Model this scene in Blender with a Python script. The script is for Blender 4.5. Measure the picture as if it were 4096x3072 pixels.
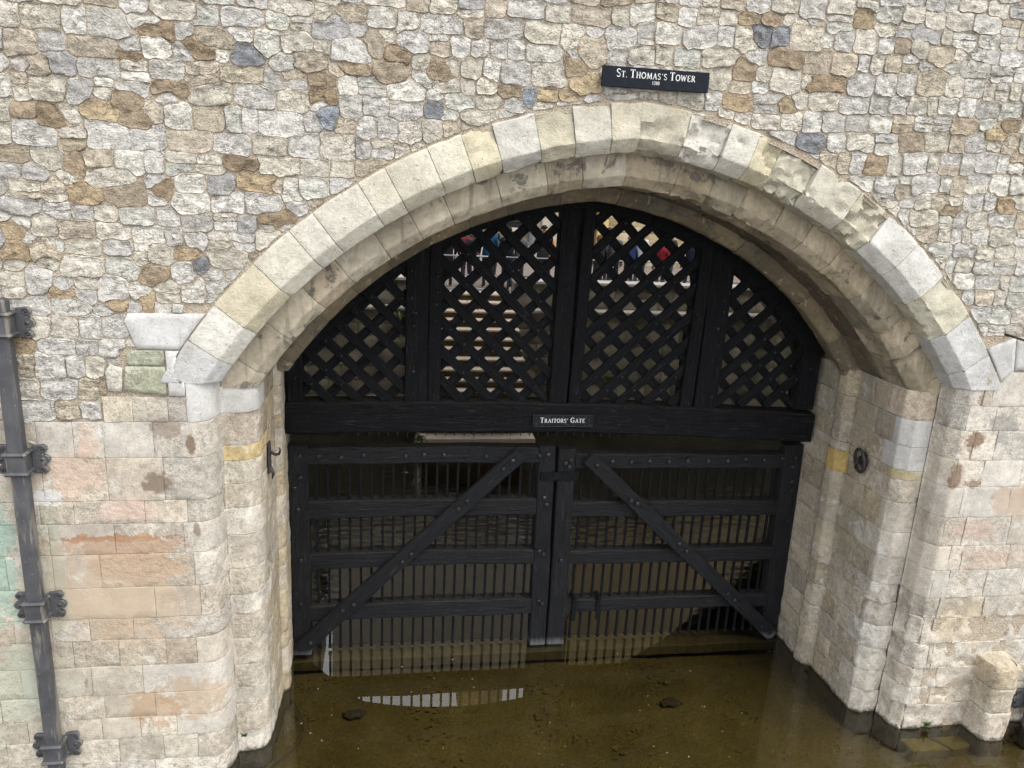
import bpy, bmesh, math, random
import numpy as np
from mathutils import Vector, Matrix, noise

for o in list(bpy.data.objects):
    bpy.data.objects.remove(o)
sc = bpy.context.scene
R = math.radians

# ------------------------------------------------------------------ camera
PITCH, YAW, ROLL = R(15.03), R(9.14), R(-2.916)
fwd = Vector((math.sin(YAW)*math.cos(PITCH), math.cos(YAW)*math.cos(PITCH), -math.sin(PITCH)))
rt = Vector((math.cos(YAW), -math.sin(YAW), 0))
dn = fwd.cross(rt)
r2 = rt*math.cos(ROLL) + dn*math.sin(ROLL)
d2 = -rt*math.sin(ROLL) + dn*math.cos(ROLL)
cd = bpy.data.cameras.new('camera')
cam = bpy.data.objects.new('camera', cd)
sc.collection.objects.link(cam)
cam.matrix_world = Matrix(((r2.x, -d2.x, -fwd.x, 0), (r2.y, -d2.y, -fwd.y, 0), (r2.z, -d2.z, -fwd.z, 6.5), (0, 0, 0, 1)))
cd.sensor_fit = 'HORIZONTAL'; cd.sensor_width = 36; cd.lens = 36*3076/4096
cd.clip_start = 0.1; cd.clip_end = 600
sc.camera = cam

# ------------------------------------------------------------------ sky, sun, exposure (overcast day)
SUN_EL, SUN_AZ = R(55), R(44)          # from above, in front of the wall and to its right
w = bpy.data.worlds.new('World'); sc.world = w; w.use_nodes = True
nt = w.node_tree; bg = nt.nodes['Background']
sky = nt.nodes.new('ShaderNodeTexSky'); sky.sky_type = 'NISHITA'; sky.sun_disc = False
sky.sun_elevation = SUN_EL; sky.sun_rotation = math.pi - SUN_AZ
sky.air_density = 1.0; sky.dust_density = 2.5; sky.ozone_density = 1.0
hs = nt.nodes.new('ShaderNodeHueSaturation'); hs.inputs['Saturation'].default_value = 0.22
cl = nt.nodes.new('ShaderNodeMix'); cl.data_type = 'RGBA'; cl.inputs[0].default_value = 0.75      # an even overcast layer over the clear sky
cl.inputs[7].default_value = (5.9, 6.05, 6.3, 1)
nt.links.new(sky.outputs[0], hs.inputs['Color']); nt.links.new(hs.outputs[0], cl.inputs[6]); nt.links.new(cl.outputs[2], bg.inputs[0])
bg.inputs[1].default_value = 0.15
sd = bpy.data.lights.new('sun', 'SUN'); sd.energy = 1.3; sd.angle = R(35); sd.color = (1.0, 0.98, 0.955)
sun = bpy.data.objects.new('sun', sd); sc.collection.objects.link(sun)
sdir = Vector((math.sin(SUN_AZ)*math.cos(SUN_EL), -math.cos(SUN_AZ)*math.cos(SUN_EL), math.sin(SUN_EL)))
sun.rotation_euler = sdir.to_track_quat('Z', 'Y').to_euler()
vs = sc.view_settings
vs.view_transform = 'Standard'; vs.look = 'None'; vs.gamma = 1; vs.use_curve_mapping = False
vs.exposure = 1.40
sc.cycles.use_denoising = True
sc.cycles.adaptive_threshold = .02
sc.cycles.max_bounces = 6; sc.cycles.diffuse_bounces = 3; sc.cycles.glossy_bounces = 3
sc.cycles.transparent_max_bounces = 12
sc.cycles.sample_clamp_indirect = 8

# ------------------------------------------------------------------ helpers
rnd = random.Random(7)
def lin(c):
    return tuple(((v/255)/12.92 if v/255 <= .04045 else ((v/255+.055)/1.055)**2.4) for v in c)
def alb(c, k=.62):                      # a colour read off the photograph -> base colour
    return tuple(v*k for v in lin(c))
C = sc.collection
def link(o, parent=None):
    C.objects.link(o)
    if parent: o.parent = parent
    return o
def tag(o, label, cat, group=None):
    o['label'] = label; o['category'] = cat
    if group: o['group'] = group
    return o
def empty(name, loc=(0, 0, 0), label=None, cat=None, group=None, kind=None):
    o = bpy.data.objects.new(name, None); o.empty_display_size = .2; link(o); o.location = loc
    if label: tag(o, label, cat, group)
    if kind: o['kind'] = kind
    return o
def mesh(name, V, F, mat, parent=None, smooth=True, col=None, loc=None, mats=None, fm=None, sharp=0):
    me = bpy.data.meshes.new(name); me.from_pydata([tuple(v) for v in V], [], F)
    if smooth: me.polygons.foreach_set('use_smooth', [True]*len(me.polygons))
    if sharp: me.set_sharp_from_angle(angle=R(sharp))
    if col is not None:
        a = me.attributes.new('col', 'FLOAT_COLOR', 'POINT')
        if isinstance(col, tuple): arr = np.tile(np.array(col[:3]+((col[3],) if len(col) > 3 else (1,)), 'f'), (len(V), 1))
        else: arr = np.c_[np.array(col, 'f'), np.ones(len(V), 'f')]
        a.data.foreach_set('color', arr.astype('f').ravel())
    for m in (mats or [mat]): me.materials.append(m)
    if fm is not None: me.polygons.foreach_set('material_index', fm)
    me.update()
    o = bpy.data.objects.new(name, me)
    if loc: o.location = loc
    return link(o, parent)
def bm_obj(name, bm, mat, parent=None, smooth=False, loc=None):
    me = bpy.data.meshes.new(name); bm.normal_update(); bm.to_mesh(me); bm.free()
    if smooth: me.polygons.foreach_set('use_smooth', [True]*len(me.polygons))
    me.materials.append(mat)
    o = bpy.data.objects.new(name, me)
    if loc: o.location = loc
    return link(o, parent)
def box_bm(bm, x0, x1, y0, y1, z0, z1, bevel=0, mtx=None):
    r = bmesh.ops.create_cube(bm, size=1)
    vs_ = r['verts']
    for v in vs_:
        v.co = Vector(((x0+x1)/2+v.co.x*(x1-x0), (y0+y1)/2+v.co.y*(y1-y0), (z0+z1)/2+v.co.z*(z1-z0)))
    if bevel:
        es = list({e for v in vs_ for e in v.link_edges})
        q = bmesh.ops.bevel(bm, geom=es, offset=bevel, segments=1, affect='EDGES', clamp_overlap=True)
        vs_ = list({v for f in q['faces'] for v in f.verts} | {v for v in vs_ if v.is_valid})
    if mtx:
        for v in vs_: v.co = mtx @ v.co
    return vs_
def box(name, x0, x1, y0, y1, z0, z1, mat, parent=None, bevel=.006):
    bm = bmesh.new(); box_bm(bm, x0, x1, y0, y1, z0, z1, bevel); return bm_obj(name, bm, mat, parent)
def tube_data(path, rad, n=8, closed=False):
    V = []; F = []; P = [Vector(p) for p in path]; m = len(P)
    rad = rad if isinstance(rad, (list, tuple)) else [rad]*m
    up = Vector((0.13, 0.2, 1)).normalized()
    for i, p in enumerate(P):
        t = (P[(i+1) % m]-P[i-1]) if closed else (P[min(i+1, m-1)]-P[max(i-1, 0)])
        t.normalize(); a = t.cross(up)
        if a.length < .05: a = t.cross(Vector((1, 0, 0)))
        a.normalize(); b = t.cross(a)
        for k in range(n):
            th = 2*math.pi*k/n; V.append(p+(a*math.cos(th)+b*math.sin(th))*rad[i])
    for i in range(m if closed else m-1):
        j = (i+1) % m
        for k in range(n):
            F.append((i*n+k, i*n+(k+1) % n, j*n+(k+1) % n, j*n+k))
    if not closed:
        F.append(tuple(range(n))[::-1]); F.append(tuple(range((m-1)*n, m*n)))
    return V, F
def tube(name, path, rad, mat, parent=None, n=8, closed=False):
    V, F = tube_data(path, rad, n, closed); return mesh(name, V, F, mat, parent)
def fract(p, octv=4):
    return noise.fractal(Vector(p), 1.0, 2.0, octv)

# ------------------------------------------------------------------ materials
class NT:
    def __init__(s, name):
        s.m = bpy.data.materials.new(name); s.m.use_nodes = True; s.t = s.m.node_tree
        s.b = s.t.nodes['Principled BSDF']; s.out = s.t.nodes['Material Output']
    def n(s, typ, **kw):
        nd = s.t.nodes.new('ShaderNode'+typ)
        for k, v in kw.items(): setattr(nd, k, v)
        return nd
    def put(s, sock, v):
        if hasattr(v, 'node'): s.t.links.new(v, sock)
        elif isinstance(v, (tuple, list)) and len(v) == 3 and sock.type == 'RGBA': sock.default_value = (*v, 1)
        else: sock.default_value = v
    def coord(s, kind='Object', scale=None, loc=None):
        if kind == 'Position': o = s.n('NewGeometry').outputs['Position']
        else: o = s.n('TexCoord').outputs[kind]
        if scale or loc:
            mp = s.n('Mapping'); s.put(mp.inputs[0], o)
            if scale: mp.inputs['Scale'].default_value = scale
            if loc: mp.inputs['Location'].default_value = loc
            o = mp.outputs[0]
        return o
    def noise(s, co, scale, detail=5, rough=.55, dist=0):
        nd = s.n('TexNoise'); s.put(nd.inputs['Vector'], co)
        nd.inputs['Scale'].default_value = scale; nd.inputs['Detail'].default_value = min(detail, 1 if scale >= 50 else 3 if scale >= 10 else 4)
        nd.inputs['Roughness'].default_value = rough; nd.inputs['Distortion'].default_value = dist
        return nd.outputs[0]
    def ncol(s, co, scale, detail=3):
        nd = s.n('TexNoise'); s.put(nd.inputs['Vector'], co); nd.inputs['Scale'].default_value = scale
        nd.inputs['Detail'].default_value = detail; return nd.outputs[1]
    def vor(s, co, scale, feature='F1'):
        nd = s.n('TexVoronoi', feature=feature); s.put(nd.inputs['Vector'], co); nd.inputs['Scale'].default_value = scale
        return nd.outputs[0]
    def rng(s, v, a, b, c=0, d=1, smooth=False):
        nd = s.n('MapRange'); nd.clamp = True
        if smooth: nd.interpolation_type = 'SMOOTHSTEP'
        s.put(nd.inputs[0], v)
        for i, q in enumerate((a, b, c, d)): nd.inputs[i+1].default_value = q
        return nd.outputs[0]
    def math(s, op, a, b=0.0, c=None):
        nd = s.n('Math', operation=op); s.put(nd.inputs[0], a); s.put(nd.inputs[1], b)
        if c is not None: s.put(nd.inputs[2], c)
        return nd.outputs[0]
    def mix(s, f, a, b, mode='MIX'):
        nd = s.n('Mix', data_type='RGBA', blend_type=mode); s.put(nd.inputs[0], f); s.put(nd.inputs[6], a); s.put(nd.inputs[7], b)
        return nd.outputs[2]
    def attr(s, name='col'):
        nd = s.n('Attribute', attribute_name=name); s.alpha = nd.outputs['Alpha']; return nd.outputs['Color']
    def xyz(s, v):
        nd = s.n('SeparateXYZ'); s.put(nd.inputs[0], v); return nd.outputs
    def bump(s, h, strength=.5, dist=.02, prev=None):
        nd = s.n('Bump'); nd.inputs['Strength'].default_value = strength; nd.inputs['Distance'].default_value = dist
        s.put(nd.inputs['Height'], h)
        if prev is not None: s.put(nd.inputs['Normal'], prev)
        return nd.outputs[0]
    def done(s, col=None, rough=.85, normal=None, spec=.3, metal=0):
        if col is not None: s.put(s.b.inputs['Base Color'], col)
        s.put(s.b.inputs['Roughness'], rough); s.b.inputs['Specular IOR Level'].default_value = spec
        s.b.inputs['Metallic'].default_value = metal
        if normal is not None: s.put(s.b.inputs['Normal'], normal)
        return s.m

def wall_stain(k, base, P, c, r, col, amt, warp=.5, wscale=4, soft=.35):
    """a patch of discoloration with its own ragged shape on the wall, centre c, radii r (x, z)"""
    mp = k.n('Mapping'); mp.vector_type = 'POINT'; k.put(mp.inputs[0], P)
    mp.inputs['Scale'].default_value = (1/r[0], 0, 1/r[1]); mp.inputs['Location'].default_value = (-c[0]/r[0], 0, -c[1]/r[1])
    ln = k.n('VectorMath', operation='LENGTH'); k.put(ln.inputs[0], mp.outputs[0])
    ws = 3.5 if wscale < 4.5 else 7.0
    if not hasattr(k, 'cache'): k.cache = {}
    if ws not in k.cache: k.cache[ws] = k.noise(P, ws, 5, .62)
    nz = k.cache[ws]
    if 'f' not in k.cache: k.cache['f'] = k.noise(P, 21, 3, .7)
    d = k.math('ADD', ln.outputs['Value'], k.math('ADD', k.math('MULTIPLY', k.math('SUBTRACT', nz, .5), warp*4.6), k.math('MULTIPLY', k.math('SUBTRACT', k.cache['f'], .5), warp*2.4)))
    f = k.rng(d, 1.0, 1.0-soft, 0, amt, True)
    return k.mix(f, base, col)

def stone_mat(name, rubble=True):
    k = NT(name); P = k.coord('Object'); c = k.attr()
    n1 = k.noise(P, 2.1 if not rubble else 3.6, 6, .62); n2 = k.noise(P, 15, 7, .68); n3 = k.noise(P, 62, 3, .62)
    c = k.mix(1, c, k.mix(k.rng(n1, .3, .7), (.86, .855, .85), (1.13, 1.125, 1.11)), 'MULTIPLY')
    va = 1.0 if rubble else k.rng(k.alpha, 0, .8, .3, 1)
    c = k.mix(va, c, k.mix(k.rng(n2, .32, .68), (.76, .75, .73), (1.20, 1.20, 1.19)), 'MULTIPLY')
    c = k.mix(va, c, k.mix(k.rng(n3, .32, .68), (.84, .83, .82), (1.13, 1.13, 1.13)), 'MULTIPLY')
    pit = k.rng(n3, .27, .34, 1, 0)
    if rubble:
        st = k.noise(k.coord('Object', (1, 1, 2.6)), 6.0, 6, .7, .6)      # bedding cracks
        crack = k.math('MULTIPLY', k.rng(k.math('ABSOLUTE', k.math('SUBTRACT', st, .5)), .0, .022, 1, 0), k.rng(n1, .42, .6))
        c = k.mix(k.math('MULTIPLY', crack, .55), c, (.11, .095, .08))
        c = k.mix(k.rng(n1, .60, .78, 0, .38), c, (.27, .215, .15), 'MIX')
        c = k.mix(k.math('MULTIPLY', pit, .40), c, (.13, .115, .10))
        h = k.math('ADD', k.math('MULTIPLY', n2, .8), k.math('ADD', k.math('MULTIPLY', n3, .28), k.math('MULTIPLY', st, .5)))
        return k.done(c, .92, k.bump(k.math('SUBTRACT', h, k.math('MULTIPLY', crack, .45)), .80, .030), .15)
    n0 = k.noise(P, .9, 4, .6)
    c = k.mix(1, c, k.mix(k.rng(n0, .35, .65), (.88, .86, .83), (1.06, 1.06, 1.06)), 'MULTIPLY')
    c = k.mix(k.math('MULTIPLY', pit, .5), c, (.10, .085, .07))
    m1 = k.noise(P, 3.1, 9, .75, .4)
    c = k.mix(k.rng(m1, .58, .66, 0, .5), c, alb((232, 228, 218)))
    c = k.mix(k.math('MULTIPLY', k.rng(k.alpha, .1, .3), k.rng(m1, .345, .315, 0, .7)), c, alb((146, 128, 110)))
    soot = k.rng(k.noise(k.coord('Object', (5, 5, 1.2)), 2.0, 7, .75), .60, .72, 0, .34)
    c = k.mix(soot, c, (.12, .11, .10))
    A = lambda *v: alb(v)
    for (cc, rr, co, am, wp, ws) in [
        ((-2.75, 2.86), (.66, .045), A(156, 112, 84), .8, 1.0, 7), ((-2.7, 2.78), (.7, .13), A(186, 146, 114), .6, .9, 4),
        ((-2.55, 2.55), (.50, .20), A(176, 136, 104), .6, .8, 4), ((-2.75, 2.2), (.8, .6), A(196, 174, 148), .7, .8, 3),
        ((-2.05, .98), (.35, .3), A(190, 162, 130), .6, .9, 5), ((-2.45, .9), (.3, .25), A(184, 152, 120), .65, .9, 5),
        ((-3.02, 3.55), (.28, .28), A(214, 184, 164), .5, 1.0, 4), ((-2.9, 3.86), (.14, .2), A(216, 182, 160), .55, 1.0, 4),
        ((-2.55, 3.15), (.35, .12), A(222, 194, 176), .6, .8, 4),
        ((-3.87, 2.65), (.34, .9), A(150, 188, 172), .62, .9, 3), ((-3.85, 1.2), (.5, .6), A(190, 200, 180), .5, .9, 3),
        ((-3.3, 2.45), (.15, .9), A(172, 178, 160), .4, .8, 4),
        ((-2.26, 3.44), (.17, .13), A(140, 124, 108), .95, .55, 7), ((-2.16, 4.0), (.17, .12), A(160, 148, 134), .95, .6, 7),
        ((-1.93, 3.84), (.05, .13), A(138, 118, 100), .95, .6, 8), ((-1.92, 2.93), (.045, .10), A(144, 130, 114), .9, .6, 8),
        ((-3.27, 3.3), (.14, .1), A(226, 224, 218), .9, .8, 6),
        ((6.55, 3.86), (.14, .12), A(152, 130, 110), 1, .5, 7), ((6.42, 3.42), (.08, .2), A(150, 130, 112), 1, .55, 7),
        ((6.66, 3.33), (.12, .06), A(154, 134, 116), .9, .9, 8),
        ((6.85, 2.75), (.32, .14), A(196, 166, 146), .5, .9, 5), ((7.1, 2.36), (.45, .16), A(200, 172, 150), .5, .9, 5),
        ((7.2, 3.1), (.3, .25), A(194, 172, 150), .7, .8, 5), ((6.9, 4.05), (.2, .22), A(150, 146, 140), .6, .9, 6),
        ((7.0, 1.5), (.4, .3), A(208, 190, 158), .5, .9, 4)]:
        c = wall_stain(k, c, P, cc, rr, co, am, wp*.6, ws)
    z = k.xyz(P)[2]
    zz = k.math('ADD', z, k.math('MULTIPLY', k.math('SUBTRACT', n2, .5), .12))
    c = k.mix(k.rng(zz, .060, .005, 0, .85, True), c, (.045, .042, .032))
    c = k.mix(k.rng(zz, -.01, -.06, 0, .9, True), c, (.085, .073, .030))
    h = k.math('ADD', k.math('MULTIPLY', n2, .7), k.math('ADD', k.math('MULTIPLY', n3, .18), k.math('MULTIPLY', m1, .9)))
    return k.done(c, .9, k.bump(k.math('MULTIPLY', h, k.alpha), .75, .030), .2)
M = {}
M['rubble'] = stone_mat('rubble_stone'); M['ashlar'] = stone_mat('ashlar_stone', False)
def m_arch():
    k = NT('arch_stone'); P = k.coord('Object'); c = k.attr()
    n1 = k.noise(P, 1.7, 7, .62); n2 = k.noise(P, 13, 6, .65); n3 = k.noise(P, 75, 3, .6)
    c = k.mix(1, c, k.mix(k.rng(n1, .3, .7), (.84, .83, .80), (1.12, 1.12, 1.12)), 'MULTIPLY')
    c = k.mix(1, c, k.mix(k.rng(n2, .3, .72), (.84, .83, .81), (1.1, 1.1, 1.1)), 'MULTIPLY')
    c = k.mix(1, c, k.mix(k.rng(n3, .3, .7), (.9, .9, .89), (1.06, 1.06, 1.06)), 'MULTIPLY')
    pit = k.rng(k.noise(P, 30, 4, .7), .28, .36, 1, 0)
    c = k.mix(k.math('MULTIPLY', pit, .45), c, (.12, .105, .085))
    c = k.mix(k.rng(k.noise(P, 4, 5, .6), .58, .75, 0, .35), c, alb((208, 192, 156)))
    h = k.math('ADD', k.math('MULTIPLY', n2, .55), k.math('ADD', k.math('MULTIPLY', n3, .2), k.math('MULTIPLY', pit, -.3)))
    return k.done(c, .88, k.bump(k.math('ADD', h, k.math('MULTIPLY', n1, .8)), .75, .03), .2)
M['arch'] = m_arch()
def m_inner():
    """the inner order: rain-streaked, sooty"""
    k = NT('inner_arch_stone'); P = k.coord('Object'); c = k.attr()
    n1 = k.noise(P, 1.9, 7, .65); n2 = k.noise(P, 12, 6, .65); n3 = k.noise(P, 70, 3, .6)
    st = k.noise(k.coord('Object', (9, 9, .9)), 1.6, 5, .6)
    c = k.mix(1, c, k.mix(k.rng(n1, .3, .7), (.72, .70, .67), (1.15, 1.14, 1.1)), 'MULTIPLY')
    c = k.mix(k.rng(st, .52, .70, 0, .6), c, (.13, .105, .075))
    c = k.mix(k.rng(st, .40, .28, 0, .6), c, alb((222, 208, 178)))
    c = k.mix(k.rng(k.noise(P, 2.8, 9, .75, .5), .575, .63, 0, .75), c, (.085, .08, .075))
    c = k.mix(1, c, k.mix(k.rng(n2, .3, .72), (.80, .79, .77), (1.1, 1.1, 1.1)), 'MULTIPLY')
    h = k.math('ADD', k.math('MULTIPLY', n2, .6), k.math('MULTIPLY', n3, .22))
    return k.done(c, .9, k.bump(h, .65, .022), .2)
M['inner'] = m_inner()
def m_mortar():
    k = NT('mortar'); P = k.coord('Object')
    n = k.noise(P, 9, 5, .6); g = k.vor(P, 85); g2 = k.noise(P, 120, 3, .6); g3 = k.vor(P, 40)
    c = k.mix(k.rng(n, .3, .7), alb((192, 174, 150)), alb((214, 200, 180)))
    c = k.mix(k.rng(g, .05, .32, .55, 0), c, alb((226, 214, 196)))
    c = k.mix(k.rng(g2, .34, .46, .45, 0), c, alb((112, 98, 82)))
    h = k.math('ADD', k.math('MULTIPLY', k.rng(g, 0, .5, 1, 0), .5), k.math('ADD', k.math('MULTIPLY', g2, .5), k.math('MULTIPLY', k.rng(g3, 0, .6, 1, 0), .5)))
    return k.done(c, .95, k.bump(h, .9, .02), .15)
M['mortar'] = m_mortar()
def m_timber(name='black_timber', k0=.9, spec=.10):
    """black-painted oak; local X runs along the grain"""
    k = NT(name); P = k.coord('Object'); W = k.coord('Position')
    oi = k.n('ObjectInfo').outputs['Random']
    off = k.n('VectorMath', operation='ADD'); k.put(off.inputs[0], P)
    cmb = k.n('CombineXYZ'); k.put(cmb.inputs[0], k.math('MULTIPLY', oi, 37.0)); k.put(cmb.inputs[1], k.math('MULTIPLY', oi, 11.0)); k.put(off.inputs[1], cmb.outputs[0])
    mp = k.n('Mapping'); k.put(mp.inputs[0], off.outputs[0]); mp.inputs['Scale'].default_value = (1.1, 11, 11)
    g = k.noise(mp.outputs[0], 3.0, 8, .68, .4)
    mp2 = k.n('Mapping'); k.put(mp2.inputs[0], off.outputs[0]); mp2.inputs['Scale'].default_value = (2.5, 60, 60)
    g2 = k.noise(mp2.outputs[0], 2.0, 4, .6)
    n = k.noise(off.outputs[0], 3, 5, .6)
    c = k.mix(k.rng(n, .3, .7), tuple(v*k0 for v in (.0024, .0026, .0032)), tuple(v*k0 for v in (.0058, .0062, .0074)))
    c = k.mix(k.rng(g, .58, .72, 0, .6), c, tuple(v*(.5+.5*k0) for v in (.028, .0285, .030)))
    crack = k.rng(g, .335, .375, 1, 0)
    c = k.mix(crack, c, (.003, .003, .003))
    # dust and droppings on faces that look up, worn ends near the water
    nz = k.xyz(k.n('NewGeometry').outputs['Normal'])[2]
    dust = k.math('MULTIPLY', k.rng(nz, .45, .85), k.rng(k.noise(W, 16, 6, .7), .34, .62, .15, .8))
    c = k.mix(dust, c, (.020, .0175, .015))
    sp = k.rng(k.noise(W, 95, 2, .5), .735, .76)
    c = k.mix(k.math('MULTIPLY', sp, k.rng(nz, -.3, .8, .28, .9)), c, (.22, .21, .19))
    z = k.xyz(W)[2]
    zz = k.math('ADD', z, k.math('MULTIPLY', k.math('SUBTRACT', g2, .5), .22))
    c = k.mix(k.math('MULTIPLY', k.rng(zz, .12, .03), k.rng(z, -.05, .0)), c, (.07, .07, .068))
    h = k.math('ADD', k.math('MULTIPLY', g, .7), k.math('ADD', k.math('MULTIPLY', g2, .3), k.math('MULTIPLY', crack, -.5)))
    return k.done(c, k.rng(n, .3, .7, .55, .8), k.bump(h, 1.0, .022), spec)
M['timber'] = m_timber(); M['gate_timber'] = m_timber('weathered_black_timber', 1.15, .20)
def simple(name, c, rough=.6, spec=.4, metal=0, var=.25, scale=12, bump=.3, bdist=.006):
    k = NT(name); P = k.coord('Object'); n = k.noise(P, scale, 6, .65)
    col = k.mix(k.rng(n, .3, .7), tuple(v*(1-var) for v in c), tuple(v*(1+var) for v in c))
    return k.done(col, rough, k.bump(n, bump, bdist), spec, metal)
M['iron'] = simple('black_iron', (.006, .0064, .007), .35, .6, 0, .4, 20, .5)
M['bar'] = simple('black_iron_bar', (.0035, .0038, .0045), .7, .12, 0, .4, 20, .4)
M['rust'] = simple('weathered_iron', (.028, .024, .022), .6, .4, 0, .5, 25, .8)
def m_lead():
    k = NT('grey_painted_pipe'); P = k.coord('Object'); n = k.noise(k.coord('Object', (3, 3, .5)), 2.2, 6, .6)
    c = k.mix(k.rng(k.noise(P, 6, 5), .3, .7), alb((66, 66, 69)), alb((90, 90, 93)))
    x = k.xyz(k.n('NewGeometry').outputs['Normal'])[0]
    c = k.mix(k.rng(k.math('ADD', n, k.math('MULTIPLY', k.math('ABSOLUTE', x), .10)), .60, .66, 0, .6), c, alb((150, 142, 128)))
    c = k.mix(k.rng(k.noise(P, 85, 2), .755, .78, 0, .7), c, (.4, .4, .4))
    return k.done(c, .5, k.bump(k.noise(P, 60, 3), .2, .004), .45)
M['pipe'] = m_lead()
M['sign'] = simple('black_sign_board', (.0075, .0095, .014), .75, .15, 0, .3, 14, .2)
def m_sign2():
    k = NT('speckled_black_board'); P = k.coord('Object')
    c = k.mix(k.rng(k.noise(P, 95, 2, .5), .715, .73), (.006, .007, .010), (.45, .45, .45)); return k.done(c, .7, None, .15)
M['sign2'] = m_sign2()
M['white'] = simple('white_lettering', (.62, .62, .60), .6, .3, 0, .05, 40, 0)
M['bed'] = None
# ================================================================== SETTING: pool bed, water, courtyard
def m_bed():
    k = NT('pool_bed'); P = k.coord('Object')
    n = k.noise(P, 1.3, 6, .6); n2 = k.noise(P, 22, 5, .65); v = k.vor(P, 26)
    c = k.mix(k.rng(n, .3, .7), (.085, .068, .024), (.155, .120, .042))
    c = k.mix(k.rng(n2, .35, .7, 0, .6), c, (.062, .049, .020))
    c = k.mix(k.rng(v, .0, .18, .35, 0), c, (.11, .085, .045))
    return k.done(c, .9, k.bump(k.math('ADD', n2, k.rng(v, 0, .4, .6, 0)), .8, .03), .1)
M['bed'] = m_bed()
def m_water():
    k = NT('water'); t = k.t; P = k.coord('Position')
    t.nodes.remove(k.b)
    y = k.xyz(P)[1]
    amp = k.rng(y, 9.8, 13.0, .0003, .13)
    n = k.noise(k.coord('Position', (1.0, 2.4, 1)), 2.6, 3, .5); n2 = k.noise(k.coord('Position', (1, 1.6, 1)), 9, 2, .5)
    h = k.math('MULTIPLY', k.math('ADD', n, k.math('MULTIPLY', n2, .25)), amp)
    b = k.bump(h, 1.0, .10)
    fr = k.n('Fresnel'); fr.inputs[0].default_value = 1.6; k.put(fr.inputs[1], b)
    gl = k.n('BsdfGlossy'); gl.inputs['Roughness'].default_value = .0; gl.inputs[0].default_value = (1, 1, 1, 1); k.put(gl.inputs['Normal'], b)
    tr = k.n('BsdfTransparent'); tr.inputs[0].default_value = (.80, .77, .64, 1)
    mx = k.n('MixShader'); k.put(mx.inputs[0], fr.outputs[0]); k.put(mx.inputs[1], tr.outputs[0]); k.put(mx.inputs[2], gl.outputs[0])
    t.links.new(mx.outputs[0], k.out.inputs[0]); return k.m
M['water'] = m_water()
def sheet(name, x0, x1, y0, y1, z, mat, nx=1, ny=1, fn=None):
    V = []; F = []
    for j in range(ny+1):
        for i in range(nx+1):
            x = x0+(x1-x0)*i/nx; y = y0+(y1-y0)*j/ny
            V.append((x, y, z+(fn(x, y) if fn else 0)))
    for j in range(ny):
        for i in range(nx):
            a = j*(nx+1)+i; F.append((a, a+1, a+nx+2, a+nx+1))
    o = mesh(name, V, F, mat); o['kind'] = 'structure'; return o
sheet('pool_bed', -60, 70, -60, 9.75, -.30, M['bed'], 160, 120, lambda x, y: .10*fract((x*.9, y*.9, 3), 3) if -6 < x < 12 and 2 < y < 20 else 0)
sheet('basin_bed', -60, 70, 9.75, 21.9, -.9, simple('painted_shade_bed', (.010, .009, .007), .9, .1, 0, .3, 2, .4))  # near-black bed: the shade behind the gate is painted into its colour
sheet('water', -60, 70, -60, 21.9, 0, M['water'])
M['court'] = simple('courtyard_paving', (.20, .165, .145), .9, .2, 0, .25, 3, .3)
sheet('courtyard', -60, 70, 21.95, 140, 3.28, M['court'])

# ================================================================== THE TOWER WALL
tower = empty('stone_tower', (2.3, 7.42, 0), 'medieval stone tower wall of pale rubble and ashlar with a wide pointed water arch', 'tower')
TI = Matrix.Translation((-2.3, -7.42, 0))
def tpart(o, parent=None):
    o.parent = parent or tower; o.matrix_parent_inverse = TI if (parent or tower) is tower else Matrix()
    return o
XC, ZC0, EC = 2.30, 1.65, .38
def arc(half, r, a):
    """half -1 left, +1 right; a measured up from the horizontal"""
    return (XC - half*EC + half*r*math.cos(a), ZC0 + r*math.sin(a))
def a_apex(r): return math.acos(EC/r)
def a_spring(r, zs): return math.asin(min(1, (zs-ZC0)/r))
def arch_z(x, r):
    cx = XC+EC if x < XC else XC-EC
    q = r*r-(x-cx)**2
    return ZC0+math.sqrt(q) if q > 0 else -9

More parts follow.
